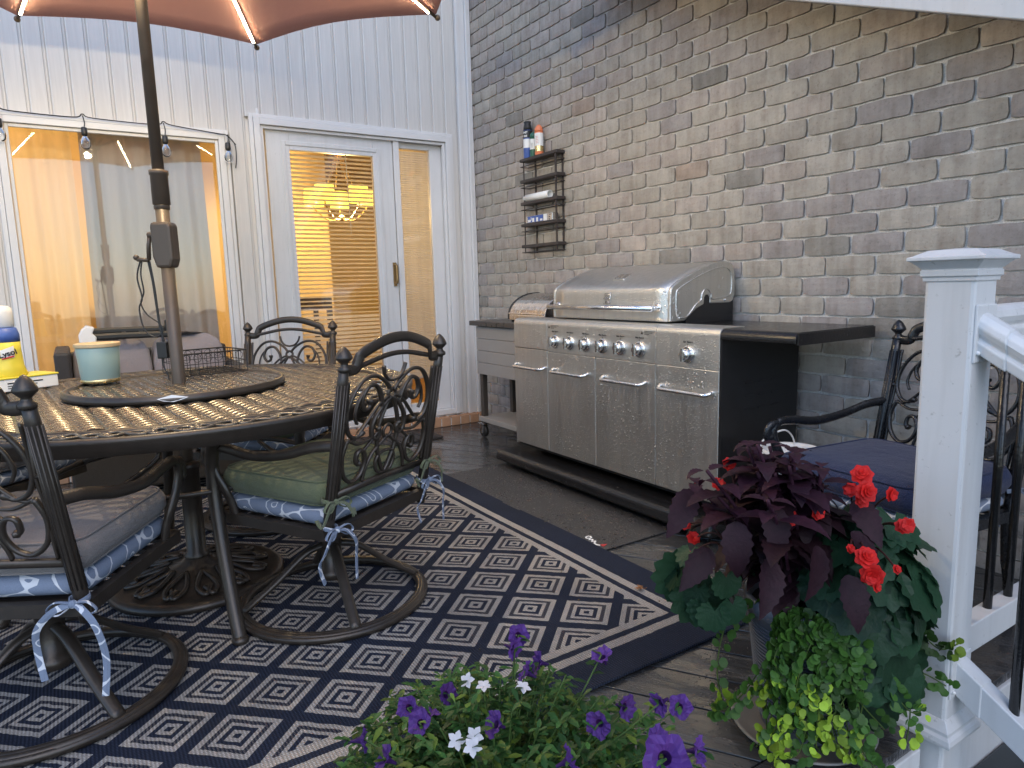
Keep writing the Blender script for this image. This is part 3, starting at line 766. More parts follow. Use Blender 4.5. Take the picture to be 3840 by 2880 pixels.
    for nm, mat, h, ww, dd, cr in cushions:
        m = cushion_mb(ww, dd, h, z, .012, cr, sag=.006); c = m.build(nm, mat, t)
        if nm == 'seat_cushion':
            m = MB(); m.smooth = True
            for zz in (z+h*.10, z+h*.93):
                a, b = ww/2-.012, dd/2-.012; pts = []
                for sx, sy, a0 in ((1,1,0),(-1,1,90),(-1,-1,180),(1,-1,270)):
                    for i in range(5):
                        q = R(a0+22.5*i); pts.append((sx*(a-cr)+cr*math.cos(q), .012+sy*(b-cr)+cr*math.sin(q), zz))
                m.tube(pts, .0035, 5, closed=True)
            m.build('piping', mat, c)
        z += h*1.02
    for s, mat, zt, ln in ties:
        m = MB(); x0, y0 = s*hw, -.232
        loop = spline([(x0,y0+.03,zt),(x0+s*.022,y0,zt+.004),(x0,y0-.024,zt-.004),(x0-s*.022,y0,zt),(x0,y0+.03,zt+.005)],6)
        m.tube(loop, .0075, 6, flat=(1,.3), up=(0,0,1))
        for q, l_, sp in ((1,ln,.055),(-1,ln*.8,.075)):
            m.tube(spline([(x0,y0-.024,zt),(x0+q*sp*.5,y0-.04,zt-.01),(x0+q*sp,y0-.045,zt-.05),(x0+q*sp*1.15,y0-.035,zt-l_*.6),(x0+q*sp*1.0,y0-.04,zt-l_)],5), .0085, 6, flat=(1,.25), up=(1,.3,0))
            m.tube(spline([(x0,y0-.024,zt),(x0+q*.035,y0-.035,zt+.008),(x0+q*.055,y0-.035,zt-.012),(x0+q*.03,y0-.035,zt-.022),(x0,y0-.026,zt)],5), .005, 5, flat=(1,.4), up=(0,1,0))
        m.ball((x0,y0-.028,zt), .010, n=8, m=6); m.build('tie', mat, t)
    return t
PAD = ('seat_pad', M['trellis'], .055, .47, .45, .05)
make_chair('cast metal swivel chair with sage green cushion facing the table, its back to the grill', (2.475,-2.035,.006), R(208), M['iron'],
           [PAD, ('seat_cushion', M['green'], .085, .475, .47, .05)], [(-1, M['trellis'], .372, .17), (1, M['trellis'], .40, .16), (-1, M['green'], .455, .06), (1, M['green'], .47, .09)])
make_chair('cast metal swivel chair with grey cushion, nearest at the lower left corner', (2.585,-2.835,.006), R(150), M['iron'],
           [PAD, ('seat_cushion', M['grey'], .085, .475, .47, .05)], [(1, M['trellis'], .375, .22)])
make_chair('cast metal chair across the table with its scrolled back toward the glazed door', (1.40,-1.98,.006), R(320), M['iron'],
           [PAD, ('seat_cushion', M['green'], .085, .475, .47, .05)], [])
make_chair('cast metal chair on the window side of the table, mostly hidden below the tabletop', (1.36,-3.06,.006), R(44), M['iron'],
           [PAD, ('seat_cushion', M['grey'], .085, .475, .47, .05)], [])
make_chair('dark cast metal armchair with wet navy cushion standing between grill and white railing', (3.585,-.585,0), R(263), M['iron_wet'],
           [('seat_pad', M['trellis'], .045, .47, .45, .05), ('seat_cushion', M['navy'], .085, .49, .48, .05)], [(-1, M['trellis'], .42, .14)], base='legs')

# ------------------------------------------------------------------ dining table
TX, TY, TZ, TR = 1.995, -2.400, .728, .832
tb = thing('dining_table', 'large round bronze cast metal table with a woven lattice top', 'table', (TX,TY,0))
def lattice(Rr, z, pu, pv, ang, rise, wbar, wslat, hole=0):
    m = MB(); ca, sa = math.cos(R(ang)), math.sin(R(ang))
    def T(u, v, zz): return (u*ca-v*sa, u*sa+v*ca, zz)
    n = int(Rr/pv)+1
    for j in range(-n, n+1):
        v = j*pv
        if abs(v) >= Rr: continue
        h = math.sqrt(Rr*Rr-v*v)
        # bar
        q = [(-h,v-wbar/2),(h,v-wbar/2),(h,v+wbar/2),(-h,v+wbar/2)]
        m.smooth = False
        m.add([T(a,b,z) for a,b in q]+[T(a,b,z-.007) for a,b in q], [(0,1,2,3),(7,6,5,4),(0,4,5,1),(1,5,6,2),(2,6,7,3),(3,7,4,0)])
        v2 = v+pv/2
        if abs(v2)+pv/2 >= Rr: continue
        h2 = math.sqrt(Rr*Rr-(abs(v2)+pv/2)**2)
        k0 = int(h2/pu)
        m.smooth = True
        for k in range(-k0, k0+1):
            u = (k + (.5 if j % 2 else 0))*pu
            if abs(u) > h2: continue
            segs = 5; vs = []
            for i in range(segs+1):
                f = i/segs; vv = v+wbar/2-.004 + (pv-wbar+.008)*f; zz = z+rise*math.sin(PI*f)-.001
                for du, dz in ((-wslat/2,-.004),(-wslat*.28,.0012),(wslat*.28,.0012),(wslat/2,-.004)): vs.append(T(u+du, vv, zz+dz))
            fs = [(i*4+c_, i*4+c_+1, (i+1)*4+c_+1, (i+1)*4+c_) for i in range(segs) for c_ in range(3)]
            b = len(vs)
            m.add(vs, fs)
            m.add([(p[0],p[1],p[2]-.004) for p in vs], [tuple(reversed(f)) for f in fs])
    return m
m = lattice(TR-.105, TZ-.004, .037, .062, 5, .0065, .011, .0195); m.build('lattice_top', M['tablemetal'], tb)
m = MB(); m.smooth = True
def rimprof(pr, n=120): m.lathe(pr, n, (0,0,0), cap=False)
rimprof([(TR-.012,TZ-.052),(TR-.004,TZ-.050),(TR-.003,TZ-.022),(TR,TZ-.018),(TR,TZ-.010),(TR-.004,TZ-.005),(TR-.012,TZ-.003),(TR-.016,TZ-.004),(TR-.022,TZ-.012),(TR-.03,TZ-.014),(TR-.03,TZ-.03)])
rimprof([(TR-.110,TZ-.012),(TR-.108,TZ-.001),(TR-.100,TZ+.001),(TR-.094,TZ-.003),(TR-.092,TZ-.012)])
m.build('rim', M['iron'], tb)
m = MB(); m.smooth = True     # cast scroll border between the rim and the lattice
for k in range(46):
    a = 2*PI*k/46; r0 = TR-.061
    for s in (-1, 1):
        pts = []
        for q in ((-.062,-.024*s),(-.035,-.028*s),(-.012,.0),(.012,.022*s),(.038,.024*s),(.045,.008*s),(.03,.002*s)):
            aa = a+q[0]/r0; rr = r0+q[1]; pts.append((rr*math.cos(aa), rr*math.sin(aa), TZ-.006+rnd.uniform(-.001,.002)))
        m.tube(spline(pts,3), .0055, 5, flat=(.8,1.2), up=(0,0,1))
    m.ball((r0*math.cos(a+.068), r0*math.sin(a+.068), TZ-.006), .012,.012,.006, n=8, m=4)
m.lathe([(TR-.10,TZ-.016),(TR-.024,TZ-.016)], 120, cap=False)
m.build('scroll_border', M['tablemetal'], tb)
for k in range(4):
    a = R(3+90*k); c_, s_ = math.cos(a), math.sin(a); m = MB(); m.smooth = True
    m.tube(spline([(.66*c_,.66*s_,.69),(.50*c_,.50*s_,.64),(.42*c_,.42*s_,.52),(.45*c_,.45*s_,.33),(.53*c_,.53*s_,.14),(.60*c_,.60*s_,.015)],6), .021, 10); m.ball((.60*c_,.60*s_,.020), .026,.026,.016); m.build('leg', M['iron'], tb)
m = MB(); m.smooth = True
m.tube([(.43*math.cos(2*PI*i/48), .43*math.sin(2*PI*i/48), .45) for i in range(48)], .010, 6, closed=True)
for k in range(4):
    a = R(48+90*k); m.tube(spline([(.43*math.cos(a),.43*math.sin(a),.45),(.25*math.cos(a+.3),.25*math.sin(a+.3),.56),(.60*math.cos(a),.60*math.sin(a),.695)],6), .009, 6)
m.build('brace', M['iron'], tb)
ls = thing('lazy_susan', 'round lattice lazy susan turntable on the centre of the table', 'turntable', (TX,TY,0))
SZ, SR = .757, .362
m = lattice(SR-.012, SZ-.005, .052, .036, 5, .0012, .015, .030); m.build('lattice_top', M['tablemetal'], ls)
m = MB(); m.smooth = True
m.lathe([(SR-.05,SZ-.026),(SR-.006,SZ-.026),(SR,SZ-.021),(SR,SZ-.010),(SR-.005,SZ-.007),(SR-.005,SZ-.002),(SR-.012,SZ+.001),(SR-.022,SZ-.001),(SR-.026,SZ-.008),(SR-.05,SZ-.010)], 96, cap=False); m.build('rim', M['iron'], ls)
m = MB(); m.add([(SR*math.cos(a)*1.001+0, SR*math.sin(a)*1.001, SZ+zz) for a, zz in ((-.30,-.009),(-.25,-.017),(-.17,-.021),(-.11,-.016),(-.05,-.009))]+[((SR-.004)*math.cos(-.18),(SR-.004)*math.sin(-.18),SZ+.0012)], [(0,1,2,3,4,5)]); m.build('paper_scrap', M['paper'], ls)

# ------------------------------------------------------------------ things on the table
cj = thing('candle_jar', 'sage green candle jar with a bamboo lid on the lazy susan', 'candle', (1.815,-2.635,SZ+.001))
m = MB(); m.smooth = True; m.lathe([(.050,0),(.058,.003),(.062,.012),(.070,.128),(.069,.130),(.05,.13)], 40); m.build('jar', M['sage'], cj)
m = MB(); m.smooth = True; m.lathe([(.0605,.003),(.0635,.005),(.0640,.014),(.0625,.016)], 40, cap=False); m.build('foil_band', M['gold'], cj)
m = MB(); m.smooth = False; m.lathe([(.073,.131),(.074,.134),(.074,.143),(.072,.145)], 40); m.build('lid', M['wood'], cj)
wb = thing('wire_basket', 'empty black wire basket on the lazy susan behind the umbrella pole', 'basket', (1.765,-2.275,SZ+.001), R(12))
m = MB(); bx, by, bh = .105, .125, .085
for zz, q in ((.003,.002),(.045,.0015),(bh,.003)):
    m.tube([(-bx,-by,zz),(bx,-by,zz),(bx,by,zz),(-bx,by,zz)], q, 5, closed=True)
for i in range(9):
    f = -1+2*i/8
    m.tube([(f*bx,-by,bh),(f*bx,-by,.003),(f*bx,by,.003),(f*bx,by,bh)], .0014, 5); m.tube([(-bx,f*by,bh),(-bx,f*by,.003),(bx,f*by,.003),(bx,f*by,bh)], .0014, 5)
for i in range(6):
    for s in (-1,1): m.tube([(s*bx, -by+.02+i*.04+.015*math.cos(2*PI*k/10), bh-.018+.015*math.sin(2*PI*k/10)) for k in range(10)], .0012, 4, closed=True)
m.build('wire_frame', M['black'], wb)
tb2 = thing('tissue_box', 'flat white printed box on the window side of the table under the yellow canister', 'box', (1.53,-2.915,TZ+.003), R(28))
m = MB(); m.box(-.075,.075,-.125,.125,0,.045); m.build('carton', M['paper'], tb2, bevel=.003)
m = MB(); m.box(-.078,.078,-.128,.128,.046,.052); m.build('lid', M['yellow'], tb2, bevel=.002)
for i, (a, b) in enumerate(((.03,.0045),(.02,.003),(.012,.003))): 
    m = MB(); m.box(.0752,.0760,-.05,.07-.02*i,a-b/2,a+b/2); m.build('printed_line', M['ink'], tb2)
wp = thing('wipes_canister', 'yellow and blue wipes canister with a white cap on the white box', 'canister', (1.53,-2.925,TZ+.0532))
wp.scale = (1.28,)*3
m = MB(); m.smooth = True; m.lathe([(.046,0),(.050,.004),(.043,.03),(.040,.075),(.040,.100)], 32); m.build('label', M['yellow'], wp)
m = MB(); m.smooth = True; m.lathe([(.0402,.1005),(.0402,.122),(.035,.140),(.030,.142)], 32); m.build('shoulder', M['bluelabel'], wp)
m = MB(); m.smooth = True; m.lathe([(.028,.1425),(.031,.146),(.031,.185),(.029,.197),(.020,.204),(.002,.206)], 32); m.build('cap', M['whiteplastic'], wp)
a_ = R(12)
m = MB()
for i in range(9):
    pass
vs = []
for i in range(9):
    q = a_+(-.42+.84*i/8); vs += [(.0412*math.cos(q),.0412*math.sin(q),.046+.010*i/8),(.0412*math.cos(q),.0412*math.sin(q),.078+.012*i/8)]
m.add(vs, [(2*i,2*i+2,2*i+3,2*i+1) for i in range(8)]); m.build('label_panel', M['paper'], wp)
text('Lysol', .022, M['ink'], (.0428*math.cos(a_),.0428*math.sin(a_),.068), (R(90),R(-14),a_+PI/2), wp, bold=.0006)
m = MB(); m.tube([(.0425*math.cos(a_+q),.0425*math.sin(a_+q),.053+.01*(q+.35)) for q in (-.35,-.2,0,.2,.35)], .0022, 6); m.build('red_stripe', M['red'], wp)

# ------------------------------------------------------------------ umbrella
ub = thing('patio_umbrella', 'open terracotta patio umbrella with lit LED strips on a bronze pole through the table', 'umbrella', (TX,TY,0))
m = MB(); m.smooth = True; m.tube([(0,0,.05),(0,0,1.42)], .0225, 20); m.tube([(0,0,1.42),(-.02,0,2.2),(-.03,0,2.83)], .0195, 20); m.build('pole', M['pole'], ub)
m = MB(); m.smooth = True; m.lathe([(.0225,1.375),(.0290,1.378),(.0285,1.475),(.0315,1.478),(.0315,1.492),(.021,1.495)], 24); m.lathe([(.024,1.36),(.026,1.362),(.026,1.374)],24,cap=False); m.build('collar', M['pole'], ub)
m = MB(); m.prism([(-.026,1.160),(.026,1.160),(.036,1.19),(.036,1.302),(.031,1.318),(-.034,1.318),(-.037,1.30),(-.037,1.20)], -.031, .031, 'y', M=Matrix.Rotation(R(57),4,'Z')); cb = m.build('crank_box', M['pole'], ub, bevel=.010)
m = MB(); m.smooth = True; e_l = Vector((-.54,-.84,0)); b0 = Vector((0,0,1.275))
m.tube([b0+e_l*.03, b0+e_l*.058], .011, 10); m.tube([b0+e_l*.052+Vector((0,0,.005)), b0+e_l*.060+Vector((0,0,-.035)), b0+e_l*.064+Vector((0,0,-.085))], .0075, 8)
m.tube([b0+e_l*.064+Vector((0,0,-.085)), b0+e_l*.105+Vector((0,0,-.082))], .0075, 8); m.ball(b0+e_l*.108+Vector((0,0,-.075)), .010); m.build('crank_handle', M['pole'], cb)
m = MB(); m.smooth = True
UZ, UR, UH = 2.345, 1.345, 2.80
az = [R(106+45*k) for k in range(8)]
def rib_z(f): return UH + (UZ-UH)*(f*.82+.18*f*f)
NS, NA = 14, 8
vs = []; top = (-.03,0,UH)
for k in range(8):
    for j in range(NA):
        g_ = j/NA; a0, a1 = az[k], az[k]+PI/4
        for i in range(1, NS+1):
            f = i/NS; x0, y0 = UR*f*math.cos(a0), UR*f*math.sin(a0); x1, y1 = UR*f*math.cos(a1), UR*f*math.sin(a1)
            sagin = 1-.055*math.sin(PI*g_)*f; sag = .035*math.sin(PI*g_)*f*(.4+.6*f)
            vs.append(((x0+(x1-x0)*g_)*sagin-.03*(1-f), (y0+(y1-y0)*g_)*sagin, rib_z(f)+sag*.4-.035*math.sin(PI*g_)*f*(1-f)))
n_ = 8*NA; fs = []
for q in range(n_):
    q2 = (q+1) % n_
    for i in range(NS-1): fs.append((q*NS+i, q*NS+i+1, q2*NS+i+1, q2*NS+i))
vs.append(top)
for q in range(n_): fs.append((len(vs)-1, q*NS, ((q+1) % n_)*NS))
m.add(vs, fs); cn = m.build('canopy', M['canopy'], ub); sd = cn.modifiers.new('t', 'SOLIDIFY'); sd.thickness = .002
for k in range(8):
    c_, s_ = math.cos(az[k]), math.sin(az[k]); m = MB(); m.smooth = True
    P_ = lambda f, dz: (UR*f*c_-.03*(1-f), UR*f*s_, rib_z(f)+dz)
    m.tube([P_(f,-.016) for f in (.03,.25,.5,.75,1.0)], .0075, 8); m.ball(P_(1.005,-.012), .014, n=10, m=6); rb = m.build('rib', M['pole'], ub)
    m = MB(); m.tube([P_(f,-.027) for f in (.10,.3,.5,.7,.93,.965)], .0044, 6, flat=(.6,1.4), up=(0,0,1)); m.build('led_strip', M['led'], rb)
    m = MB(); m.tube([(-.03+.03*c_,.03*s_,UZ-.06), P_(.48,-.022)], .0065, 6); m.build('strut', M['pole'], ub)
m = MB(); m.smooth = True; m.lathe([(.02,-.05),(.045,-.045),(.045,.0),(.02,.01)], 20, (-.03,0,UZ-.04)); m.lathe([(.02,-.05),(.05,-.04),(.05,.0),(.015,.02)], 20, (-.03,0,UH-.02)); m.build('hub', M['pole'], ub)
us = thing('umbrella_base', 'heavy round cast metal umbrella base with scroll relief under the table', 'umbrella base', (TX+.03,TY,0))
m = MB(); m.smooth = True; m.lathe([(.285,.012),(.297,.018),(.300,.034),(.288,.044),(.272,.046),(.262,.042),(.20,.052),(.12,.075),(.055,.095),(.045,.11)], 64); m.build('base_plate', M['iron'], us)
m = MB(); m.smooth = True
for k in range(12):
    a = 2*PI*k/12
    for s in (-1,1):
        m.tube(spline([(r_*math.cos(a+s*d_), r_*math.sin(a+s*d_), z_) for r_, d_, z_ in ((.10,.0,.085),(.15,.14,.072),(.20,.16,.060),(.24,.06,.052),(.225,.0,.056),(.20,.05,.063))],4), .009, 6)
m.build('scroll_relief', M['iron'], us)
m = MB(); m.smooth = True; m.lathe([(.04,.10),(.046,.12),(.034,.13),(.034,.44),(.040,.445),(.040,.46),(.028,.465)], 20); m.build('stem', M['iron'], us)
# power cord and its adapter
pc = thing('power_cord', 'looped black power cord hanging from the umbrella crank handle to a small adapter', 'cord', (TX,TY,0))
hb = b0+e_l*.085+Vector((0,0,-.088))
def cp(lat, z, dep=0): return Vector((0,0,z)) + e_l*lat + Vector((-.84,.54,0))*dep
m = MB(); m.smooth = True
m.tube(spline([cp(.062,1.185),cp(.054,1.10),cp(.050,1.0),cp(.046,.94),cp(.044,.90)],6), .0028, 6)
m.tube(spline([cp(.068,1.185),cp(.060,1.12),cp(.056,1.05),cp(.050,.95),cp(.040,.91),cp(.046,.90)],6), .0028, 6)
m.tube(spline([cp(.096,1.185),cp(.112,1.13),cp(.102,1.06),cp(.116,1.02),cp(.106,.95),cp(.072,.92),cp(.042,.935),cp(.048,.965),cp(.09,1.0),cp(.108,1.04),cp(.094,1.08),cp(.098,1.14),cp(.090,1.185)],6), .0028, 6)
m.tube(spline([cp(.046,.86),cp(.052,.82),cp(.040,.79),cp(.034,.765)],5), .0028, 6)
m.build('cable', M['black_plastic'], pc)
m = MB(); m.box(-.018,.018,-.014,.014,-.03,.03); ad = m.build('adapter', M['black_plastic'], pc, bevel=.004); ad.location = cp(.045,.872); ad.rotation_euler = (0,0,R(57))
# ------------------------------------------------------------------ sofa and folding rail by the window
so = thing('outdoor_sofa', 'low dark wicker sofa with lilac grey cushions standing below the window', 'sofa', (.42,-2.42,0))
m = MB(); m.box(-.30,.30,-.36,.50,.06,.40); m.box(-.30,-.20,-.36,.50,.40,.70); m.box(-.30,.28,-.375,-.305,.40,.735); m.box(-.30,.28,.455,.515,.40,.62); m.build('frame', M['wicker'], so, bevel=.012)
m = cushion_mb(.46,.70,.14,.405,.07,.05); m.build('seat_cushion', M['sofa'], so)
for s in (-.115,.265):
    m = cushion_mb(.20,.372,.33,.42,s,.025); o = m.build('back_cushion', M['sofa'], so); o.location = (-.06,0,0)
for a, b in ((-.26,-.32),(.26,-.32),(-.26,.46),(.26,.46)): m = MB(); m.box(a-.02,a+.02,b-.02,b+.02,0,.06); m.build('leg', M['wicker'], so)
fr = thing('folding_rail', 'pair of black rails with a white end bracket lying across the sofa behind the candle', 'rail', (.46,-2.44,.856))
so.scale = (1,1,1.085)
m = MB()
for dx_, z in ((-.05,.025),(.05,.0)): m.tube(spline([(dx_,-.19,z+.012),(dx_,-.165,z),(dx_,-.05,z),(dx_,.20,z-.004)],4), .0155, 8, flat=(1.2,.7), up=(0,0,1))
for y in (-.03,.05,.15): m.box(-.05,.05,y-.01,y+.01,-.006,.018)
m.build('rails', M['black_plastic'], fr)
m = MB(); m.prism([(-.24,-.028),(-.165,-.028),(-.16,.0),(-.178,.02),(-.165,.05),(-.20,.062),(-.225,.04),(-.24,.01)], -.066, .066, 'x'); m.build('end_bracket', M['whiteplastic'], fr, bevel=.006)
m = MB(); m.box(-.03,.03,.17,.225,-.02,.075); m.build('latch', M['black_plastic'], fr, bevel=.006)

# ------------------------------------------------------------------ grill
gr = thing('gas_grill', 'large stainless steel gas grill on a black base against the brick wall', 'grill')
FX = [1.362, 1.690, 2.094, 2.512, 2.868]; FY = -.548
m = MB(); m.box(1.366,2.866,-.525,-.05,.13,.852); m.build('cabinet', M['black'], gr)
m = MB(); m.box(1.352,1.3655,-.540,-.05,.14,.85); m.build('side_panel', M['steel'], gr)
m = MB(); m.box(2.8665,2.876,-.546,-.05,.13,.838)
for j in range(3):
    for i in range(3): m.box(2.8765,2.8785,-.40+i*.085,-.35+i*.085,.64-j*.055,.645-j*.055)
m.build('side_panel', M['black'], gr)
# base skirt
m = MB(); m.prism([(-.655,.040),(-.660,.055),(-.652,.088),(-.630,.098),(-.540,.100),(-.05,.100),(-.05,.040)], 1.295, 2.925, 'x'); m.build('base', M['black_wet'], gr, bevel=.010)
m = MB()
for x in (1.42,2.80):
    for y in (-.54,-.14): m.prism([(x+.030*math.cos(2*PI*i/14), .030+.028*math.sin(2*PI*i/14)) for i in range(14)], y-.012, y+.012, 'y'); 
m.build('caster', M['black_plastic'], gr)
def front(x0, x1, ztop, zbot, mat, name, lip=True):
    r = .030; prof = []
    if lip:
        prof = [(-.40, ztop)]
        for i in range(7):
            a = R(90-90*i/6); prof.append((FY+r-r*math.cos(R(90)-a) if 0 else FY+r-r*math.sin(R(90*i/6)), ztop-r+r*math.cos(R(90*i/6))))
        prof += [(FY, zbot), (FY+.02, zbot), (FY+.02, ztop-.012), (-.40, ztop-.012)]
    m = MB(); m.smooth = False; m.prism(prof, x0+.0015, x1-.0015, 'x'); return m.build(name, mat, gr, bevel=.0012)
p1 = front(FX[0], FX[1], .876, .712, M['steel'], 'control_panel'); p2 = front(FX[1], FX[3], .876, .705, M['steel'], 'control_panel'); p3 = front(FX[3], FX[4], .876, .703, M['steel'], 'control_panel')
DZ = .150
for i in range(4):
    x0, x1 = FX[i]+.002, FX[i+1]-.002
    m = MB(); m.box(x0, x1, FY, FY+.018, DZ, .703 if i else .708); d = m.build('door', M['steel'], gr, bevel=.003)
    m = MB(); m.smooth = True; w_ = min(.145, (x1-x0)/2-.018); cx = (x0+x1)/2; z = .603
    m.tube(spline([(cx-w_,FY,z+.012),(cx-w_+.004,FY-.020,z+.004),(cx-w_+.022,FY-.036,z),(cx-w_*.5,FY-.038,z),(cx+w_*.5,FY-.038,z),(cx+w_-.022,FY-.036,z),(cx+w_-.004,FY-.020,z+.004),(cx+w_,FY,z+.012)],5), .0088, 10, flat=(1,.85), up=(0,0,1))
    m.build('handle', M['chrome'], d)
def knob(x, z, par):
    m = MB(); m.smooth = True; T = Matrix.Translation((x,FY,z)) @ Matrix.Rotation(R(90),4,'X')
    m.lathe([(.037,.0),(.037,.005),(.033,.009),(.031,.009)], 28, (0,0,0), T); m.lathe([(.024,.009),(.0245,.028),(.0215,.034),(.019,.035)], 28, (0,0,0), T)
    kb = m.build('knob', M['chrome'], par)
    m = MB(); m.smooth = False; m.lathe([(.0185,.0352),(.0175,.0365)], 24, (0,0,0), T); m.box(-.006,.006,-.030,.022,.009,.040, T) if False else m.box(-.0055,.0055,-.027,.027,.030,.0415, T)
    m.build('knob_grip', M['bin_steel'], kb)
    m = MB(); m.box(x-.0012,x+.0012,FY-.0014,FY-.0008,z+.038,z+.045); m.build('pointer_mark', M['ink'], par)
for x in (1.765,1.894,2.023,2.152,2.281,2.410):
    knob(x, .762, p2); text('Main Burner', .011, M['ink'], (x,FY-.0006,.8155), (R(90),0,0), p2, ext=.0002, bold=.0003)
knob(2.700, .760, p3); text('Side Burner', .011, M['ink'], (2.70,FY-.0006,.812), (R(90),0,0), p3, ext=.0002, bold=.0003)
for x in (1.712, 2.425):
    m = MB(); m.prism([(x-.008,.832),(x+.008,.832),(x,.847)], FY-.0008, FY-.0002, 'y')
    for i in range(3): m.box(x+.014, x+.085-.02*i, FY-.0008, FY-.0002, .845-.0065*i, .8475-.0065*i)
    m.build('warning_print', M['ink'], p2)
# counter tops
m = MB(); m.box(1.366,1.62,-.399,-.05,.853,.872); m.box(2.50,2.872,-.399,-.05,.853,.872); m.box(1.62,2.50,-.399,-.05,.845,.868); m.build('worktop', M['black_wet'], gr)
r = .03
pr = [(-.05,.873)] + [(FY+r-r*math.sin(R(90*i/6)), .873-r+r*math.cos(R(90*i/6))) for i in range(7)] + [(FY,.832),(FY+.006,.832),(FY+.006,.842),(-.05,.842)]
m = MB(); m.prism(pr, 2.8695, 3.205, 'x'); m.box(3.2052,3.212,FY+.006,-.05,.826,.870); m.build('side_shelf', M['black_wet'], gr, bevel=.002)
# water puddle sheen bits on the shelf
# lid
LP = [(-.452,.884),(-.450,.985),(-.447,1.022),(-.436,1.040),(-.400,1.062),(-.336,1.090),(-.26,1.118),(-.19,1.138),(-.13,1.149),(-.085,1.150),(-.050,1.140),(-.028,1.118),(-.020,1.090)]
LX0, LX1 = 1.640, 2.486
m = MB(); m.smooth = False; vs = []; n = len(LP)
xsn = [LX0+(LX1-LX0)*i/10 for i in range(11)]
for x in xsn: vs += [(x, a, b) for a, b in spline([(p[0],p[1],0) for p in LP], 4) and [(q[0],q[1]) for q in spline([(p[0],p[1],0) for p in LP], 4)]]
nn = len(spline([(p[0],p[1],0) for p in LP], 4)); m.smooth = True
m.add(vs, [(i*nn+k, (i+1)*nn+k, (i+1)*nn+k+1, i*nn+k+1) for i in range(10) for k in range(nn-1)])
lid = m.build('lid', M['steel_top'], gr); sd = lid.modifiers.new('t','SOLIDIFY'); sd.thickness = .006
capp = [(q[0],q[1]) for q in spline([(p[0]-.002,p[1]+.001,0) for p in LP], 4)] + [(-.020,.995),(-.035,.965),(-.055,.957),(-.195,.957),(-.197,.985),(-.206,.998),(-.222,.998),(-.231,.985),(-.234,.955),(-.28,.938),(-.362,.884)]
for x0, x1 in ((LX0-.018,LX0-.001),(LX1+.001,LX1+.018)):
    m = MB(); m.prism(capp, x0, x1, 'x'); ec = m.build('lid_end_cap', M['steel'], gr, bevel=.005)
    if x0 > 2:
        m = MB(); m.smooth = True; xx = x1+.001
        m.tube(spline([(xx,a,b) for a, b in ((-.40,.900),(-.345,.905),(-.29,.955),(-.255,.975),(-.250,1.0),(-.232,1.022),(-.205,1.022),(-.188,1.0),(-.18,.978),(-.10,.985),(-.062,.992),(-.048,1.015),(-.048,1.085),(-.075,1.118),(-.13,1.122),(-.20,1.108),(-.30,1.075),(-.395,1.032),(-.415,1.01),(-.415,.93),(-.405,.905))],4), .0035, 6)
        m.ball((xx+.001,-.092,.970), .007, n=10, m=6); m.build('pressed_rib', M['steel'], ec)
m = MB(); m.box(LX0+.01,LX1-.01,-.40,-.03,.868,.99); m.build('firebox', M['black'], gr)
m = MB(); m.box(LX1-.02,LX1+.015,-.35,-.03,.868,1.0); m.build('hinge_panel', M['black'], gr)
m = MB(); m.smooth = True; z = .944
m.tube([(LX0+.008,-.505,z),(LX1-.040,-.505,z)], .0135, 16)
for x in (LX0+.035, LX1-.055): m.tube([(x,-.450,z+.004),(x,-.498,z)], .011, 12); m.lathe([(.020,0),(.020,.006),(.014,.012)], 18, (0,0,0), Matrix.Translation((x,-.452,z+.004)) @ Matrix.Rotation(R(90),4,'X'))
m.build('lid_handle', M['chrome'], lid)
m = MB(); m.prism([(2.058,.966),(2.064,.960),(2.098,.960),(2.104,.966),(2.104,1.016),(2.058,1.016)], -.4575, -.4515, 'y'); em = m.build('emblem', M['bin_steel'], lid, bevel=.002)
m = MB(); m.smooth = True; m.tube([(2.056,-.459,.985),(2.064,-.459,.994),(2.075,-.459,.992),(2.082,-.459,.986),(2.093,-.459,.994),(2.106,-.459,.986)], .0018, 6)
m.tube([(2.056,-.459,.962),(2.081,-.459,.958),(2.106,-.459,.962),(2.107,-.459,.99),(2.107,-.459,1.018)], .002, 6); m.tube([(2.068,-.459,.966),(2.081,-.459,.980),(2.096,-.459,.968)], .0012, 6); m.tube([(2.064,-.459,1.006),(2.098,-.459,1.006)], .0009, 6)
m.build('emblem_relief', M['chrome'], em)
tg = Matrix.Translation((2.07,-.345,1.090)) @ Matrix.Rotation(R(24),4,'X')
m = MB(); m.box(-.040,.040,-.030,.030,-.004,.006,tg); tm_ = m.build('temperature_gauge', M['chrome'], lid, bevel=.003)
m = MB(); m.box(-.030,.030,-.021,.021,.0062,.0072,tg); m.build('gauge_face', M['bin_steel'], tm_)

# ------------------------------------------------------------------ utility cart and bread bin
ct = thing('utility_cart', 'grey slatted utility cart with a dark top beside the left end of the grill', 'cart')
CX0, CX1, CYF, CYB = .555, 1.335, -.345, -.03
m = MB()
for i in range(4): m.box(CX0-.035+i*.225, CX0-.035+i*.225+.222, CYF-.03, CYB, .795, .828)
m.build('top', M['carttop'], ct, bevel=.004)
m = MB()
for i in range(4): m.box(CX0+.006, CX1, CYF, CYF+.016, .7075-i*.083, .7885-i*.083)
m.build('slat_panel', M['cartwood'], ct, bevel=.003)
m = MB()
for i in range(4): m.box(CX0-.002, CX0+.014, CYF+.018, CYB-.005, .7075-i*.083, .7885-i*.083)
m.build('slat_panel', M['cartwood'], ct, bevel=.003)
for x in (CX0+.030, CX1-.03):
    for y in (CYF+.036, CYB-.036): 
        m = MB(); m.box(x-.020,x+.020,y-.018,y+.018,.105,.792); lg = m.build('leg', M['cartmetal'], ct, bevel=.002)
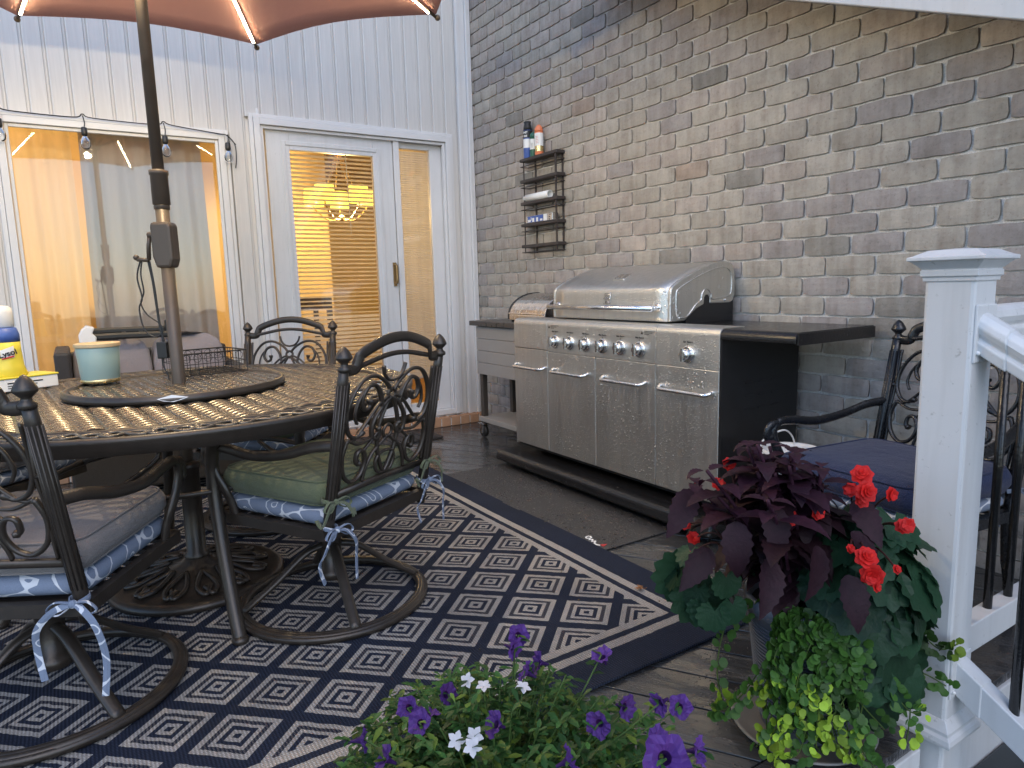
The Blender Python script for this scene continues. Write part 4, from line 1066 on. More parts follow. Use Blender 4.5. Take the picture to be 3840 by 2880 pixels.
m = MB(); m.box(CX0+.01,CX1-.01,CYF,CYB,.122,.155); m.build('lower_shelf', M['cartwood'], ct, bevel=.003)
for x in (CX0+.020, CX1-.03):
    m = MB(); y = CYF+.036
    m.box(x-.026,x+.026,y-.024,y+.024,.096,.104); m.prism([(x-.016,.096),(x+.016,.096),(x+.006,.030),(x-.012,.030)], y-.020, y-.016, 'y'); m.prism([(x-.016,.096),(x+.016,.096),(x+.006,.030),(x-.012,.030)], y+.016, y+.020, 'y')
    m.box(x-.075,x-.016,y-.016,y+.016,.088,.095); cs = m.build('caster', M['bin_steel'], ct, bevel=.002)
    m = MB(); m.smooth = True; m.lathe([(.012,-.013),(.040,-.013),(.043,-.008),(.043,.008),(.040,.013),(.012,.013)], 24, (0,0,0), Matrix.Translation((x-.004,y,.0445)) @ Matrix.Rotation(R(90),4,'X')); m.build('wheel', M['black_plastic'], cs)
bb = thing('bread_bin', 'rounded stainless steel roll top bread bin on the cart top', 'bread bin', (0,0,.829))
BX0, BX1, BYF, BYB = .905, 1.325, -.295, -.045
qp = [(BYB,.012),(BYF,.012),(BYF,.04)] + [(BYB-.03-(BYB-.03-BYF)*math.cos(R(8+82*i/9)), .035+.145*math.sin(R(8+82*i/9))) for i in range(10)] + [(BYB,.18)]
m = MB(); m.prism(qp, BX0+.014, BX1-.014, 'x'); m.build('body', M['bin_steel'], bb, bevel=.002)
for x0, x1 in ((BX0,BX0+.013),(BX1-.013,BX1)): m = MB(); m.prism([(a*1.0-(.004 if a < -.1 else 0), b+.004) for a, b in qp], x0, x1, 'x'); m.build('end_panel', M['black_plastic'] if x0 < 1 else M['bin_steel'], bb, bevel=.003)
m = MB(); m.tube([(BX0+.02,BYF-.006,.055),(BX1-.02,BYF-.006,.055)], .005, 8); m.build('handle', M['chrome'], bb)
for x in (BX0+.03, BX1-.03):
    for y in (BYF+.02, BYB-.03): m = MB(); m.lathe([(.010,0),(.012,.012)], 12, (x,y,0)); m.build('foot', M['black_plastic'], bb)

# ------------------------------------------------------------------ wall shelf and the things on it
sh = thing('wall_shelf', 'narrow bronze five tier shelf rack fixed to the brick wall', 'shelf')
SX0, SX1, SYF = .752, 1.166, -.074
SZs = [1.893, 1.757, 1.612, 1.470, 1.331]
for z in SZs:
    m = MB(); m.box(SX0, SX1, SYF, -.006, z-.020, z); s_ = m.build('shelf_board', M['shelfmetal'], sh, bevel=.003)
    m = MB(); m.tube([(SX0+.005,-.008,z-.050),(SX0+.005,SYF+.004,z-.050),(SX1-.005,SYF+.004,z-.050),(SX1-.005,-.008,z-.050)], .003, 6); m.tube([(SX0+.005,-.010,z-.050),(SX1-.005,-.010,z-.050)], .003, 6); m.build('towel_rail', M['shelfmetal'], s_)
for x, y in ((SX0+.035,SYF+.010),(SX1-.022,SYF+.010)):
    m = MB(); m.box(x-.003,x+.003,y-.003,y+.003,1.275,1.893) if x < 1 else m.box(x-.006,x+.006,y-.004,y+.004,1.275,1.893); m.build('upright', M['shelfmetal'], sh)
for x in (SX0+.085, SX1-.03):
    m = MB(); m.box(x-.008,x+.008,-.0055,-.001,1.275,1.90); m.build('upright', M['shelfmetal'], sh)
def can(name, x, r, h, mats, label, shape):
    t = thing(name, label, 'spray can', (x, -.040, 1.8935)); m = MB(); m.smooth = True
    m.lathe([(r*.93,0),(r,.004),(r,h*.74),(r*.96,h*.76)], 24); b = m.build('can_body', mats[0], t)
    for z0, z1, mt in mats[2]:
        m = MB(); m.smooth = True; m.lathe([(r*1.01,h*z0),(r*1.012,h*z1)], 24, cap=False); m.build('label_band', mt, b)
    m = MB(); m.smooth = True
    if shape == 'dome': m.lathe([(r,h*.762),(r*.98,h*.84),(r*.7,h*.94),(r*.3,h),(.001,h*1.005)], 24)
    elif shape == 'cup': m.lathe([(r*.97,h*.762),(r*.9,h*.85),(r*.72,h*.93),(r*.80,h),(r*.6,h*.98),(r*.5,h*.93)], 24)
    else: m.lathe([(r,h*.762),(r,h*.90),(r*.75,h*.96),(r*.4,h)], 24)
    m.build('cap', mats[1], t); return t
c1 = can('spray_can', .808, .030, .235, (M['bluelabel'], M['ink'], [(.28,.52,M['paper']),(.55,.75,M['ink'])]), 'tall black and blue spray can on the top shelf', 'cup')
for i, (s_, sz, z, mt) in enumerate((('HIT', .019, .162, M['paper']), ('SEE', .016, .140, M['paper']))):
    text(s_, sz, mt, (.0308*math.cos(R(-62)),.0308*math.sin(R(-62)),z), (R(90),0,R(28)), c1, ext=.0004, bold=.0006)
c2 = can('spray_can', .872, .0235, .155, (M['greencan'], M['greencan'], [(.30,.72,M['paper'])]), 'short green and white spray can between the two taller ones', 'round')
for z_ in (.060,.068,.076,.084): m = MB(); m.smooth = True; m.tube([(0.024*math.cos(R(q)),0.024*math.sin(R(q)),z_) for q in (-82,-70,-58,-44)], .0016, 5, flat=(1,.4)); m.build('printed_line', M['ink'], c2)
c3 = can('spray_can', .936, .0285, .190, (M['orange'], M['orange'], [(.12,.30,M['gold']),(.30,.72,M['paper'])]), 'orange and white spray can on the right of the top shelf', 'dome')
for z_ in (.075,.085,.095,.105,.115): m = MB(); m.smooth = True; m.tube([(0.0291*math.cos(R(q)),0.0291*math.sin(R(q)),z_) for q in (-82,-70,-58,-44)], .0016, 5, flat=(1,.4)); m.build('printed_line', M['red'], c3)
m = MB(); m.smooth = True; T = Matrix.Translation((.93,-.046,1.6375)) @ Matrix.Rotation(R(90),4,'Y')
m.lathe([(.020,-.155),(.0242,-.155),(.0242,.125),(.020,.125),(.0195,-.15)], 28, (0,0,0), T, cap=False); o = m.build('paper_roll', M['paper']); tag(o, 'white cardboard tube lying on the middle shelf of the rack', 'paper roll')
bx_ = thing('foil_box', 'blue and silver foil box lying on the fourth shelf of the rack', 'box', (.945,-.042,1.4705))
m = MB(); m.box(-.150,.158,-.024,.024,0,.046); m.build('carton', M['bin_steel'], bx_, bevel=.003)
m = MB(); m.box(-.120,.055,-.0252,-.0245,.003,.043); fp = m.build('label_panel', M['bluelabel'], bx_)
for x, w_, z0, z1 in ((-.10,.03,.006,.022),(-.055,.022,.004,.030),(-.01,.022,.004,.030),(.036,.026,.006,.018)): m = MB(); m.box(x-w_/2,x+w_/2,-.0262,-.0253,z0,z1); m.build('print_block', M['paper'], bx_)
m = MB(); m.box(.062,.098,-.0256,-.0245,.002,.044); m.build('white_panel', M['paper'], bx_)
for z in (.008,.022,.036): m = MB(); m.lathe([(.004,0),(.004,.001)], 10, (0,0,0), Matrix.Translation((.125+.006*(z>.03),-.0246,z)) @ Matrix.Rotation(R(90),4,'X')); m.build('punched_hole', M['ink'], bx_)
text('3', .026, M['paper'], (-.078,-.0258,.024), (R(90),0,0), bx_, ext=.0003, bold=.0008)

# ------------------------------------------------------------------ white bucket beside the chair
bu = thing('bucket', 'white plastic bucket standing on the deck between the grill and the navy chair', 'bucket', (3.10,-.40,0))
m = MB(); m.smooth = True; m.lathe([(.10,0),(.105,.003),(.128,.40),(.134,.402),(.134,.43),(.127,.432),(.122,.42),(.10,.02)], 36, cap=True); m.build('pail', M['whiteplastic'], bu)
m = MB(); m.smooth = True; m.tube(spline([(-.07,-.112,.40),(-.085,-.10,.46),(-.05,.0,.50),(-.06,.09,.46),(-.06,.115,.40)],6), .004, 6); m.build('bail_handle', M['whiteplastic'], bu)

bu.scale = (.84,.84,.95)
# ------------------------------------------------------------------ railing
rl = thing('deck_railing', 'white vinyl railing with black balusters turning from the deck edge down the steps', 'railing')
PX, PY, PH = 3.965, -1.065, .0510
m = MB(); m.box(PX-PH,PX+PH,PY-PH,PY+PH,-.94,1.060); po = m.build('post', M['white'], rl, bevel=.008)
def sq_lathe(prof, x, y, mat, name, par, bev=.0015):
    m = MB(); vs = []; fs = []
    for h_, z in prof: vs += [(x-h_,y-h_,z),(x+h_,y-h_,z),(x+h_,y+h_,z),(x-h_,y+h_,z)]
    for i in range(len(prof)-1):
        for k in range(4): l = (k+1) % 4; fs.append((i*4+k, i*4+l, (i+1)*4+l, (i+1)*4+k))
    fs += [(3,2,1,0), tuple((len(prof)-1)*4+k for k in range(4))]; m.add(vs, fs); return m.build(name, mat, par, bevel=bev)
sq_lathe([(.054,1.052),(.0545,1.0615),(.0585,1.063),(.0585,1.0755),(.056,1.077),(.060,1.082),(.073,1.0955),(.079,1.097),(.079,1.1045),(.070,1.1075),(.048,1.119),(.0,1.123)], PX, PY, M['white'], 'cap', po)
sq_lathe([(.0735,.000),(.0745,.008),(.072,.018),(.066,.024),(.066,.032),(.061,.040),(.056,.048),(.052,.054)], PX, PY, M['white'], 'base_trim', po)
def rail_prof(kind):
    if kind == 'top':
        return [(-.030,-.036),(.030,-.036),(.032,-.012),(.024,-.004),(.030,.006),(.034,.018),(.030,.032),(.016,.042),(0,.045),(-.016,.042),(-.030,.032),(-.034,.018),(-.030,.006),(-.024,-.004),(-.032,-.012)]
    return [(-.022,-.037),(.022,-.037),(.022,.037),(-.022,.037)]
def rail(p0, p1, kind, name, par, bev=.003):
    p0, p1 = Vector(p0), Vector(p1); d = (p1-p0); lat = Vector((-d.y, d.x, 0)).normalized(); upv = Vector((0,0,1)); pr = rail_prof(kind); n = len(pr)
    m = MB(); vs = [p0+lat*a+upv*b for a, b in pr]+[p1+lat*a+upv*b for a, b in pr]
    m.add(vs, [tuple(range(n)), tuple(range(2*n-1,n-1,-1))]+[(k, n+k, n+(k+1) % n, (k+1) % n) for k in range(n)]); return m.build(name, M['white'], par, bevel=bev)
slope = -.62
x_a = PX+PH-.002
def sz(x, z0): return z0+(x-x_a)*slope
rail((x_a,PY,.940),(5.25,PY,sz(5.25,.940)),'top','handrail',rl); rail((x_a,PY,.155),(5.25,PY,sz(5.25,.155)),'low','lower_rail',rl)
rail((PX,PY+PH-.002,.950),(PX,-.012,.950),'top','handrail',rl); rail((PX,PY+PH-.002,.185),(PX,-.012,.185),'low','lower_rail',rl)
for zc, hh in ((.940,.062),(.155,.050)):
    m = MB(); e_ = .004
    for (p0, p1) in (((x_a,PY,zc),(x_a+.060,PY,sz(x_a+.060,zc))),):
        pr = [(a*1.10, b*1.08) for a, b in rail_prof('top' if zc > .5 else 'low')]; n = len(pr); p0, p1 = Vector(p0), Vector(p1); lat = Vector((0,1,0))
        vs = [p0+lat*a+Vector((0,0,b)) for a, b in pr]+[p1+lat*a+Vector((0,0,b)) for a, b in pr]
        m.add(vs, [tuple(range(n)), tuple(range(2*n-1,n-1,-1))]+[(k, n+k, n+(k+1) % n, (k+1) % n) for k in range(n)])
    m.box(PX+PH-.001,PX+PH+.005,PY-.045,PY+.045,zc-hh,zc+hh)
    br = m.build('rail_bracket', M['white'], rl, bevel=.004)
    m = MB(); m.smooth = True
    for dy in (-.036,.036): m.ball((PX+PH+.007,PY+dy,zc-hh*.65), .005, n=10, m=6)
    m.build('screw_cap', M['whiteplastic'], br)
for i in range(10):
    x = x_a+.115+i*.115; m = MB(); m.smooth = True; m.tube([(x,PY,sz(x,.155)+.02),(x,PY,sz(x,.940)-.03)], .0105, 12); m.build('baluster', M['black_wet'], rl)
for i in range(8):
    y = PY+PH+.085+i*.115; m = MB(); m.smooth = True; m.tube([(PX,y,.21),(PX,y,.92)], .0105, 12); m.build('baluster', M['black_wet'], rl)

# ------------------------------------------------------------------ plants
def leaf(m, base, d, up, L, W, col, bend=.3, seg=5, serr=0.0, shape='oval', fold=.25, tip=None):
    d = Vector(d).normalized(); up = Vector(up); up = (up-d*up.dot(d))
    if up.length < 1e-3: up = d.orthogonal()
    up.normalize(); side = d.cross(up); p = Vector(base); cur = d.copy(); uu = up.copy()
    rows = []; st = L/seg
    for i in range(seg+1):
        f = i/seg
        if shape == 'oval': w = math.sin(PI*min(1, f*.92+.06))**.8
        elif shape == 'point': w = math.sin(PI*min(1, f**.75*.97+.03))**.9*(1-.25*f)
        elif shape == 'round': w = math.sqrt(max(0, 1-(2*f-1)**2))*1.0+.02
        elif shape == 'spat': w = .15+.85*math.sin(PI*min(1, f**1.6*.9+.03))
        else: w = 1
        w *= W/2
        if serr and 0 < i < seg: w *= 1+serr*(1 if i % 2 else -1)
        rows.append((p+side*w+uu*(fold*w), p.copy(), p-side*w+uu*(fold*w)))
        ang = -bend/seg*(.5+f)
        rot = Matrix.Rotation(ang, 3, side) if True else None
        cur = rot @ cur; uu = rot @ uu; p = p+cur*st
    vs = [q for r in rows for q in r]; fs = []
    for i in range(seg):
        a = i*3; fs += [(a, a+1, a+4, a+3), (a+1, a+2, a+5, a+4)]
    sm_ = m.smooth; m.smooth = True; m.c = col; m.add(vs, fs); m.smooth = sm_
def lobed_leaf(m_, base, d, nrm, L, col, lobes=9, cup=.15, asym=.2, ruff=.12):
    """palmate, ruffled-edge leaf"""
    d = Vector(d).normalized(); nrm = Vector(nrm); nrm = (nrm-d*nrm.dot(d)).normalized(); side = d.cross(nrm); N = lobes*4
    vs = [Vector(base)]; mid = []; out = []
    for i in range(N+1):
        a = -2.55+5.1*i/N; rr = L*(.62+.38*math.cos(a*.75))*(1+asym*math.sin(a)*.5)*(1+ruff*math.cos(i*PI/2)); z = cup*rr*math.cos(a)**2 - .25*rr*abs(a)/2.5 + L*.03*math.sin(i*PI/2*1.0+1)
        out.append(Vector(base)+d*(rr*math.cos(a))+side*(rr*math.sin(a))-nrm*(z)); 
        mid.append(Vector(base)+d*(rr*.5*math.cos(a))+side*(rr*.5*math.sin(a))-nrm*(z*.15)+nrm*(L*.018*math.cos(i*PI/2)))
    vs = [Vector(base)]+mid+out; n = N+1; fs = []
    for i in range(N): fs += [(0,1+i,2+i),(1+i,1+n+i,2+n+i,2+i)]
    sm_ = m_.smooth; m_.smooth = True; m_.c = col; m_.add(vs, fs); m_.smooth = sm_
def rv(a=1): return Vector((rnd.uniform(-a,a), rnd.uniform(-a,a), rnd.uniform(-a,a)))
ER, EF, EU = Vector((.54,.84,0)), Vector((.84,-.54,0)), Vector((0,0,1))
PC = Vector((3.805,-1.34,0))
def V(r, f, u): return PC+ER*r+EF*f+EU*u
pt = thing('planter_pot', 'ribbed blue grey planter pot on a weathered saucer beside the white post', 'plant pot', PC)
m = MB(); m.smooth = True; m.lathe([(.088,.022),(.096,.03),(.104,.12),(.118,.24),(.132,.31),(.138,.312),(.138,.345),(.128,.347),(.122,.315),(.10,.30)], 40)
for k in range(28):
    z = .05+k*.0088; r_ = .0965+(z-.03)*.118; m.tube([(r_*math.cos(2*PI*i/40), r_*math.sin(2*PI*i/40), z) for i in range(40)], .0022, 4, closed=True)
m.build('pot', M['pot'], pt)
m = MB(); m.lathe([(.0,.30),(.122,.318)], 24, cap=False); m.build('soil', M['soil'], pt)
m = MB(); m.smooth = True; m.lathe([(.10,.001),(.125,.004),(.158,.028),(.162,.030),(.160,.034),(.150,.030),(.12,.012),(.0,.010)], 48); m.build('saucer', M['saucer'], pt)
cl = MB(); stems = MB(); stems.smooth = True
rnd2 = random.Random(5)
co = thing('coleus_plant', 'dark purple coleus with toothed pointed leaves in the planter pot', 'plant', PC)
loc = lambda v: v-PC
for s in range(22):
    a = 2*PI*s/22+rnd2.uniform(-.2,.2); sp = rnd2.uniform(.05,.19) if s % 3 else .05
    tipr = -.105+sp*math.cos(a)*1.0; tipf = sp*math.sin(a)*.9+.03; tipu = .725-.62*(sp-.05)-rnd2.uniform(0,.09)+(.015 if s % 3 == 0 else 0)
    path = spline([V(-.03+.04*math.cos(a),.04*math.sin(a),.31), V(tipr*.6,tipf*.6,.31+(tipu-.31)*.6), V(tipr,tipf,tipu)],6)
    stems.c = (.05,.015,.03); stems.tube([loc(p) for p in path], .0042, 6)
    N = len(path)
    for li, f in enumerate((.28,.46,.62,.78,.90,1.0)):
        p = path[min(N-1, int(f*(N-1)))]; ph = a+li*1.57
        for q in (0, PI):
            hd = Vector((math.cos(ph+q), math.sin(ph+q), 0)); L_ = (.112-.06*max(0,f-.7)/.3)*rnd2.uniform(.85,1.12)
            dd = hd+EU*(.30-.55*(1-f))+ER*rnd2.uniform(-.15,.15)
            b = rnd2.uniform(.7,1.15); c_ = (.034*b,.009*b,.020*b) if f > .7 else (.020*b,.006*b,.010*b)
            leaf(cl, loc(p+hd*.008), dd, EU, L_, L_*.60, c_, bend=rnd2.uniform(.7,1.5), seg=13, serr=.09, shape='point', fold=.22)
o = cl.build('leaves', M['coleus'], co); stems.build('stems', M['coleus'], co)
# large drooping outer leaves toward the viewer
m = MB()
for r_, f_, u_, L_ in ((-.20,.10,.56,.15),(-.15,.16,.50,.15),(-.06,.17,.53,.14),(.02,.15,.55,.13),(-.24,.05,.48,.14),(.0,.18,.47,.14),(-.13,.13,.60,.13),(.05,.10,.60,.13),(-.27,.0,.60,.15)):
    d = (ER*(r_+.08)*2.2+EF*.45-EU*.55); b = rnd2.uniform(.8,1.2)
    L_ *= .85; d = d+rv(.25); leaf(m, loc(V(r_,f_,u_)), d, EF*.8+EU*.6+rv(.4), L_, L_*.64*.85, (.026*b,.008*b,.014*b), bend=rnd2.uniform(.3,1.0), seg=14, serr=.09, shape='point', fold=rnd2.uniform(.1,.35))
m.build('drooping_leaves', M['coleus'], co)
be = thing('begonia_plant', 'green ruffled begonia with clusters of red flowers spilling from the planter pot', 'plant', PC)
m = MB()
for i in range(138):
    a = rnd2.uniform(-1.9,1.9); el = rnd2.uniform(-.9,1.0); rr = rnd2.uniform(.07,.135)
    if i < 124: c0 = V(.095,.03,.37)
    else: c0 = V(-.215,-.01,.41); rr *= .75
    n_ = ER*math.sin(a)*math.cos(el)+EF*math.cos(a)*math.cos(el)+EU*math.sin(el)
    p = c0+Vector(n_)*rr+EU*(-.02); p += (EU*.13*math.sin(el) if i < 124 else Vector((0,0,0)))
    if p.z < .05: p.z = .06
    d = (Vector(n_)*.45-EU*(.9-.5*max(0,math.sin(el)))+rv(.35)); b = rnd2.uniform(.6,1.25)
    lobed_leaf(m, loc(p), d, Vector(n_)+EU*.3, rnd2.uniform(.055,.085)*(1 if i < 124 else .6), (.020*b,.058*b,.028*b), lobes=rnd2.randint(9,13), ruff=rnd2.uniform(.04,.09))
for p, d in (((-.27,-.02,.40),(-.5,.1,-.8)),((-.24,.0,.36),(-.2,.2,-1)),((.19,.05,.22),(.3,.1,-1)),((.17,.08,.18),(.1,.2,-1)),((.21,.02,.30),(.5,.1,-1))):
    lobed_leaf(m, loc(V(*p)), ER*d[0]+EF*d[1]+EU*d[2], EF+EU*.2, .085, (.022,.062,.030), lobes=12, ruff=.07)
m.build('leaves', M['leaf'], be)
m = MB(); m.smooth = True; m.c = (.08,.03,.025)
BF = [[3.926,-1.347,.657],[3.958,-1.384,.635],[3.914,-1.365,.625],[3.979,-1.329,.624],[4.025,-1.35,.576],[4.02,-1.482,.539],[4.035,-1.487,.511],[3.984,-1.476,.544],[4.046,-1.49,.491],[3.612,-1.497,.585],[3.648,-1.463,.593],[3.682,-1.468,.649],[3.599,-1.521,.495],[3.634,-1.53,.471],[3.65,-1.559,.442],[3.835,-1.463,.563],[3.881,-1.426,.578],[4.05,-1.43,.513],[3.945,-1.375,.612],[4.01,-1.338,.566]]
for p in BF:
    p = Vector(p); c0 = V(.10 if p.x > 3.8 else -.15, 0, .40); m.tube([loc(q) for q in spline([c0, (c0+p)/2+EU*.05, p],5)], .0022, 5)
m.build('flower_stems', M['leaf'], be)
for i, p in enumerate(BF):
    p = Vector(p); m = MB(); big = i in (0,1,5,6,15); small = i in (7,8,17,14,9); face = (EF*.9+EU*.4+rv(.35)).normalized(); u1 = face.orthogonal().normalized(); v1 = face.cross(u1)
    R_ = .024 if big else (.010 if small else .017); lay = 4 if big else 2
    m.smooth = True
    for l in range(lay):
        npet = 7-l
        for k in range(npet):
            a = 2*PI*k/npet+l*.5; d = u1*math.cos(a)+v1*math.sin(a)+face*(.25+.45*l); b = rnd2.uniform(.8,1.15)
            leaf(m, loc(p+face*.003*l), d, face, R_*(1-.2*l), R_*(.95-.14*l), (.66*b,.020*b,.018*b), bend=rnd2.uniform(.2,1.0), seg=5, shape='oval', fold=-.12)
    m.build('flower', M['petal'], be)
je = thing('creeping_jenny', 'lime green creeping jenny trailing from the planter pot down to the saucer', 'plant', PC)
m = MB(); ms = MB(); ms.smooth = True
trails = []
for i in range(26):
    a = rnd2.uniform(-.85,.38); rr = .135; r0 = math.sin(a)*rr; f0 = math.cos(a)*rr; ln = rnd2.uniform(.10,.30)
    trails.append([V(r0*.8,f0*.8,.335), V(r0*1.05,f0*1.08,.335), V(r0*1.08+rnd2.uniform(-.05,.05),f0*1.22,.335-ln*.5), V(r0*1.05+rnd2.uniform(-.08,.08),f0*1.18+.01,max(.03,.335-ln))])
trails += [[V(0,.13,.33),V(.02,.16,.2),V(.05,.17,.08),V(.09,.20,.03),V(.14,.24,.01)],[V(-.02,.13,.33),V(-.05,.15,.18),V(-.08,.17,.07),V(-.13,.16,.05)],[V(-.1,.1,.3),V(-.16,.11,.2),V(-.21,.10,.13),V(-.24,.08,.12)],
           [V(.10,.08,.33),V(.17,.09,.24),V(.20,.09,.12),V(.19,.10,.03)],[V(.12,.06,.33),V(.22,.06,.28),V(.27,.07,.24),V(.31,.07,.25)],[V(.12,.06,.30),V(.21,.06,.2),V(.26,.07,.17),V(.29,.07,.15)],[V(.06,.12,.3),V(.12,.14,.2),V(.16,.16,.15),V(.19,.16,.16)],[V(-.12,.02,.33),V(-.19,.03,.30),V(-.22,.05,.2),V(-.21,.06,.12)]]
for ti, tr in enumerate(trails):
    sp = spline(tr, 8); ms.c = (.08,.13,.03); ms.tube([loc(p) for p in sp], .0016, 5)
    N = len(sp); lum = rnd2.uniform(.4,1.25)
    for k in range(1, N):
        if rnd2.random() < .22: continue
        p = sp[k]; tdir = (sp[min(k+1,N-1)]-sp[k-1]).normalized(); s1 = tdir.cross(EF).normalized(); young = k > N-6
        for q in (1,-1):
            d = s1*q+EF*rnd2.uniform(.2,.9)+EU*rnd2.uniform(-.2,.5); b = rnd2.uniform(.8,1.2)*lum
            c_ = (.34*b,.52*b,.045*b) if (young and ti % 3 != 1) else (.050*b,.125*b,.022*b)
            L_ = rnd2.uniform(.012,.023); d = d+rv(.5); leaf(m, loc(p+s1*q*rnd2.uniform(.0,.012)+EF*rnd2.uniform(0,.012)), d, EF+EU*.6+rv(.5), L_, L_*1.05, c_, bend=.25, seg=5, shape='round', fold=.15)
m.build('leaves', M['leaf'], je); ms.build('stems', M['leaf'], je)

# petunias in the foreground
QC = Vector((3.83,-2.20,0))
pp = thing('petunia_plant', 'bushy green petunia with purple and white flowers in a grey pot in the foreground', 'plant', QC)
m = MB(); m.smooth = True; m.lathe([(.085,.0),(.09,.004),(.125,.235),(.135,.238),(.135,.265),(.125,.266),(.118,.24),(.0,.235)], 40); m.build('pot', M['pot'], pp)
m = MB(); ms = MB(); ms.smooth = True
PF = [[3.71,-2.073,.433],[3.745,-2.104,.432],[3.798,-2.119,.421],[3.838,-1.984,.424],[3.717,-2.225,.375],[3.695,-2.292,.363],[3.752,-2.279,.383],[3.728,-2.381,.361],[3.829,-2.389,.395],[3.961,-2.035,.41],[3.961,-1.968,.39],[3.974,-1.931,.379],[3.905,-2.246,.435],[4.006,-2.132,.445],[4.081,-2.084,.446],[4.13,-2.122,.464],[4.101,-2.026,.417],[4.054,-2.216,.457],[3.79,-2.088,.423],[3.79,-2.313,.399]]
WF = [[3.786,-2.193,.414],[3.917,-2.314,.443],[3.947,-2.304,.447],[3.913,-2.282,.435],[3.746,-2.202,.407],[3.836,-2.148,.421]]
tips = [Vector(p) for p in PF+WF]
for i in range(380):
    a = rnd2.uniform(0,2*PI); r_ = math.sqrt(rnd2.random())*.36
    top = .425-.50*r_*r_/.34-rnd2.uniform(0,.085)
    tips.append(QC+Vector((r_*math.cos(a), r_*math.sin(a), top)))
for i, tp in enumerate(tips):
    hor = tp-QC; hor.z = 0
    b0_ = QC+hor*.25+EU*.24; sp = spline([b0_, b0_+(tp-b0_)*.5+EU*.02+hor*.12, tp],6); g_ = rnd2.uniform(.7,1.2)
    ms.c = (.09*g_,.16*g_,.045*g_); ms.tube([p-QC for p in sp], .0016, 4)
    N = len(sp); lum = rnd2.uniform(.45,1.25)
    for k in range(3, N):
        for q in range(2 if i > 25 else 1):
            ph = rnd2.uniform(0,2*PI); d = Vector((math.cos(ph), math.sin(ph), rnd2.uniform(.0,.9))); b = rnd2.uniform(.75,1.25)*lum
            L_ = rnd2.uniform(.014,.030); yel = rnd2.random() < .18
            c_ = (.12*b,.20*b,.03*b) if yel else (.040*b,.115*b,.028*b)
            leaf(m, sp[k]-QC, d, EU, L_, L_*.42, c_, bend=rnd2.uniform(.1,.9), seg=3, shape='spat', fold=.2)
m.build('leaves', M['leaf'], pp); ms.build('stems', M['leaf'], pp)
def trumpet(p, face, Rr, colr, throat):
    m = MB(); face = Vector(face).normalized(); u1 = face.orthogonal().normalized(); v1 = face.cross(u1); N = 25; vs = []; rows = [(.10,-1.15),(.16,-.7),(.30,-.3),(.62,-.03),(1.0,.05)]
    for ri, (r_, h_) in enumerate(rows):
        for k in range(N):
            a = 2*PI*k/N; rf = r_*(1+(.10*math.cos(5*a) if ri > 2 else 0)+rnd2.uniform(-.03,.03)*(ri > 2)); hh = h_+(.14*math.cos(10*a+.6) if ri == 4 else 0)+(rnd2.uniform(-.06,.06) if ri > 2 else 0)
            vs.append(p+u1*(rf*Rr*math.cos(a))+v1*(rf*Rr*math.sin(a))+face*(hh*Rr))
    for ri in range(len(rows)-1):
        for k in range(N):
            l = (k+1) % N; b = rnd2.uniform(.85,1.15); q = colr if ri > 1 else throat; m.c = tuple(x*b for x in q)
            a0 = ri*N; m.add([vs[a0+k],vs[a0+l],vs[a0+N+l],vs[a0+N+k]], [(0,1,2,3)])
    return m
for i, p in enumerate(PF):
    fc = (EF*rnd2.uniform(-.2,.9)+ER*rnd2.uniform(-1,1)+EU*rnd2.uniform(-.1,.6)) if i != 15 else EF*.9+EU*.55
    b = rnd2.uniform(.75,1.1); m = trumpet(Vector(p)-QC, fc, .0195 if i != 15 else .030, (.115*b,.045*b,.25*b), (.04,.012,.09)); m.smooth = True; m.build('purple_flower', M['petal'], pp)
for i, p in enumerate(WF):
    m = MB(); fc = (EF*.6+EU*.7+rv(.4)).normalized(); u1 = fc.orthogonal().normalized(); v1 = fc.cross(u1)
    for k in range(5):
        a = 2*PI*k/5; leaf(m, Vector(p)-QC, u1*math.cos(a)+v1*math.sin(a)+fc*.25, fc, .014, .010, (.74,.72,.74), bend=.4, seg=3)
    m.build('white_flower', M['petal'], pp)

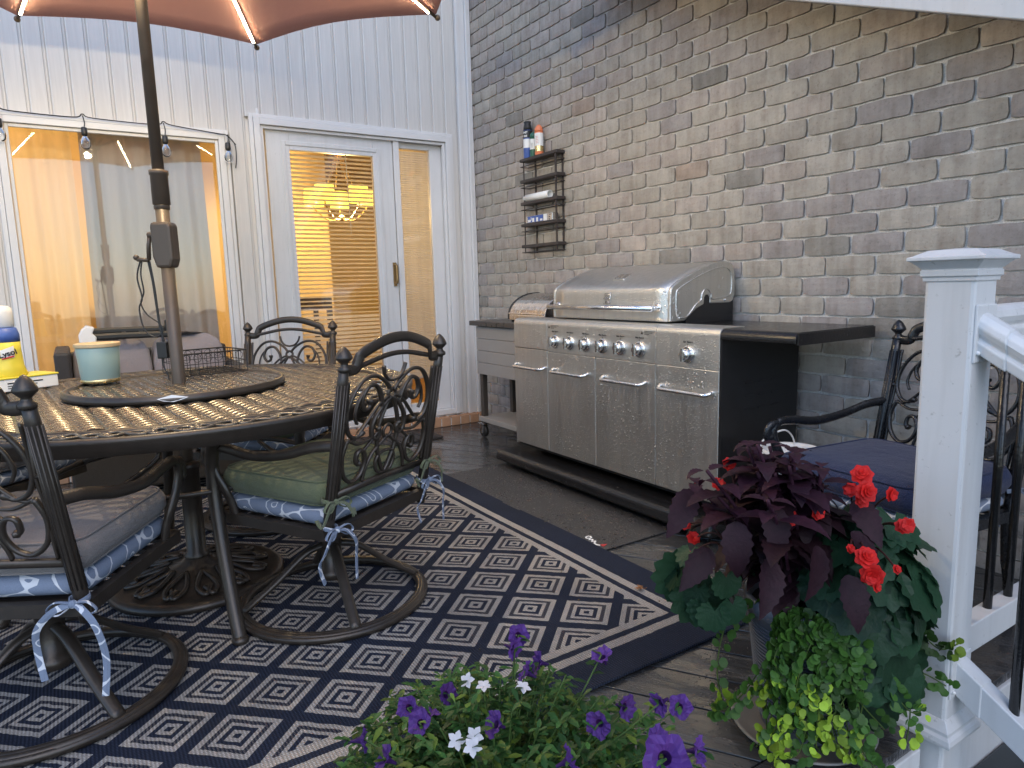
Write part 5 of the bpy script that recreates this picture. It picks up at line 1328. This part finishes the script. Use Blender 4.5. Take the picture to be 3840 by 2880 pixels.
# ------------------------------------------------------------------ camera
f_, yaw, pitch, roll, cx, cy, cz = 2564.8167, 2.57275736, .144986599, -.027537538, 4.70279, -2.70713134, 1.07169784
fw = Vector((math.cos(yaw)*math.cos(pitch), math.sin(yaw)*math.cos(pitch), -math.sin(pitch)))
r0 = Vector((math.sin(yaw), -math.cos(yaw), 0)); u0 = r0.cross(fw)
c_, s_ = math.cos(roll), math.sin(roll)
rr, uu = r0*c_+u0*s_, u0*c_-r0*s_
cam = bpy.data.cameras.new('camera'); co_ = bpy.data.objects.new('camera', cam); COL.objects.link(co_)
co_.matrix_world = Matrix(((rr.x,uu.x,-fw.x,cx),(rr.y,uu.y,-fw.y,cy),(rr.z,uu.z,-fw.z,cz),(0,0,0,1)))
cam.sensor_width = 36; cam.sensor_fit = 'HORIZONTAL'; cam.lens = 36*f_/3840; cam.clip_start = .05; cam.clip_end = 500
scene.camera = co_

# ------------------------------------------------------------------ light: overcast dusk, lit umbrella, lit dining room
SUN_EL, SUN_AZ = R(44), R(-19)       # veiled low sun, far off along the brick wall
wd = bpy.data.worlds.new('World'); scene.world = wd; wd.use_nodes = True
nt = wd.node_tree; bgn = nt.nodes['Background']; sky = nt.nodes.new('ShaderNodeTexSky'); sky.sky_type = 'NISHITA'; sky.sun_disc = False
sky.sun_elevation = SUN_EL; sky.air_density = 1.0; sky.dust_density = .5; sky.ozone_density = 3.9
sdir = Vector((math.cos(SUN_EL)*math.cos(SUN_AZ), math.cos(SUN_EL)*math.sin(SUN_AZ), math.sin(SUN_EL)))
sky.sun_rotation = math.atan2(sdir.x, sdir.y)
nt.links.new(sky.outputs[0], bgn.inputs[0]); bgn.inputs[1].default_value = .15
sl_ = bpy.data.lights.new('sun', 'SUN'); sl_.energy = .5; sl_.angle = R(50); sl_.color = (1,.87,.74); so_ = bpy.data.objects.new('sun', sl_); COL.objects.link(so_)
so_.rotation_euler = (-sdir).to_track_quat('-Z', 'Y').to_euler()
def lamp(name, loc, en, col, rad):
    l = bpy.data.lights.new(name, 'POINT'); l.energy = en; l.color = col; l.shadow_soft_size = rad; o = bpy.data.objects.new(name, l); COL.objects.link(o); o.location = loc; return o
lamp('umbrella_hub_lamp', (TX+.045,TY-.05,UZ-.12), 26, (1,.80,.50), .022)
lamp('chandelier_lamp', (-1.55,-.515,1.78), 52, (1,.68,.28), .06)
lamp('room_lamp', (-1.5,-3.6,1.9), 42, (1,.64,.25), .10)

scene.render.engine = 'CYCLES'
scene.view_settings.view_transform = 'Standard'; scene.view_settings.look = 'None'; scene.view_settings.gamma = 1; scene.view_settings.exposure = .98
scene.render.resolution_x, scene.render.resolution_y = 1024, 768
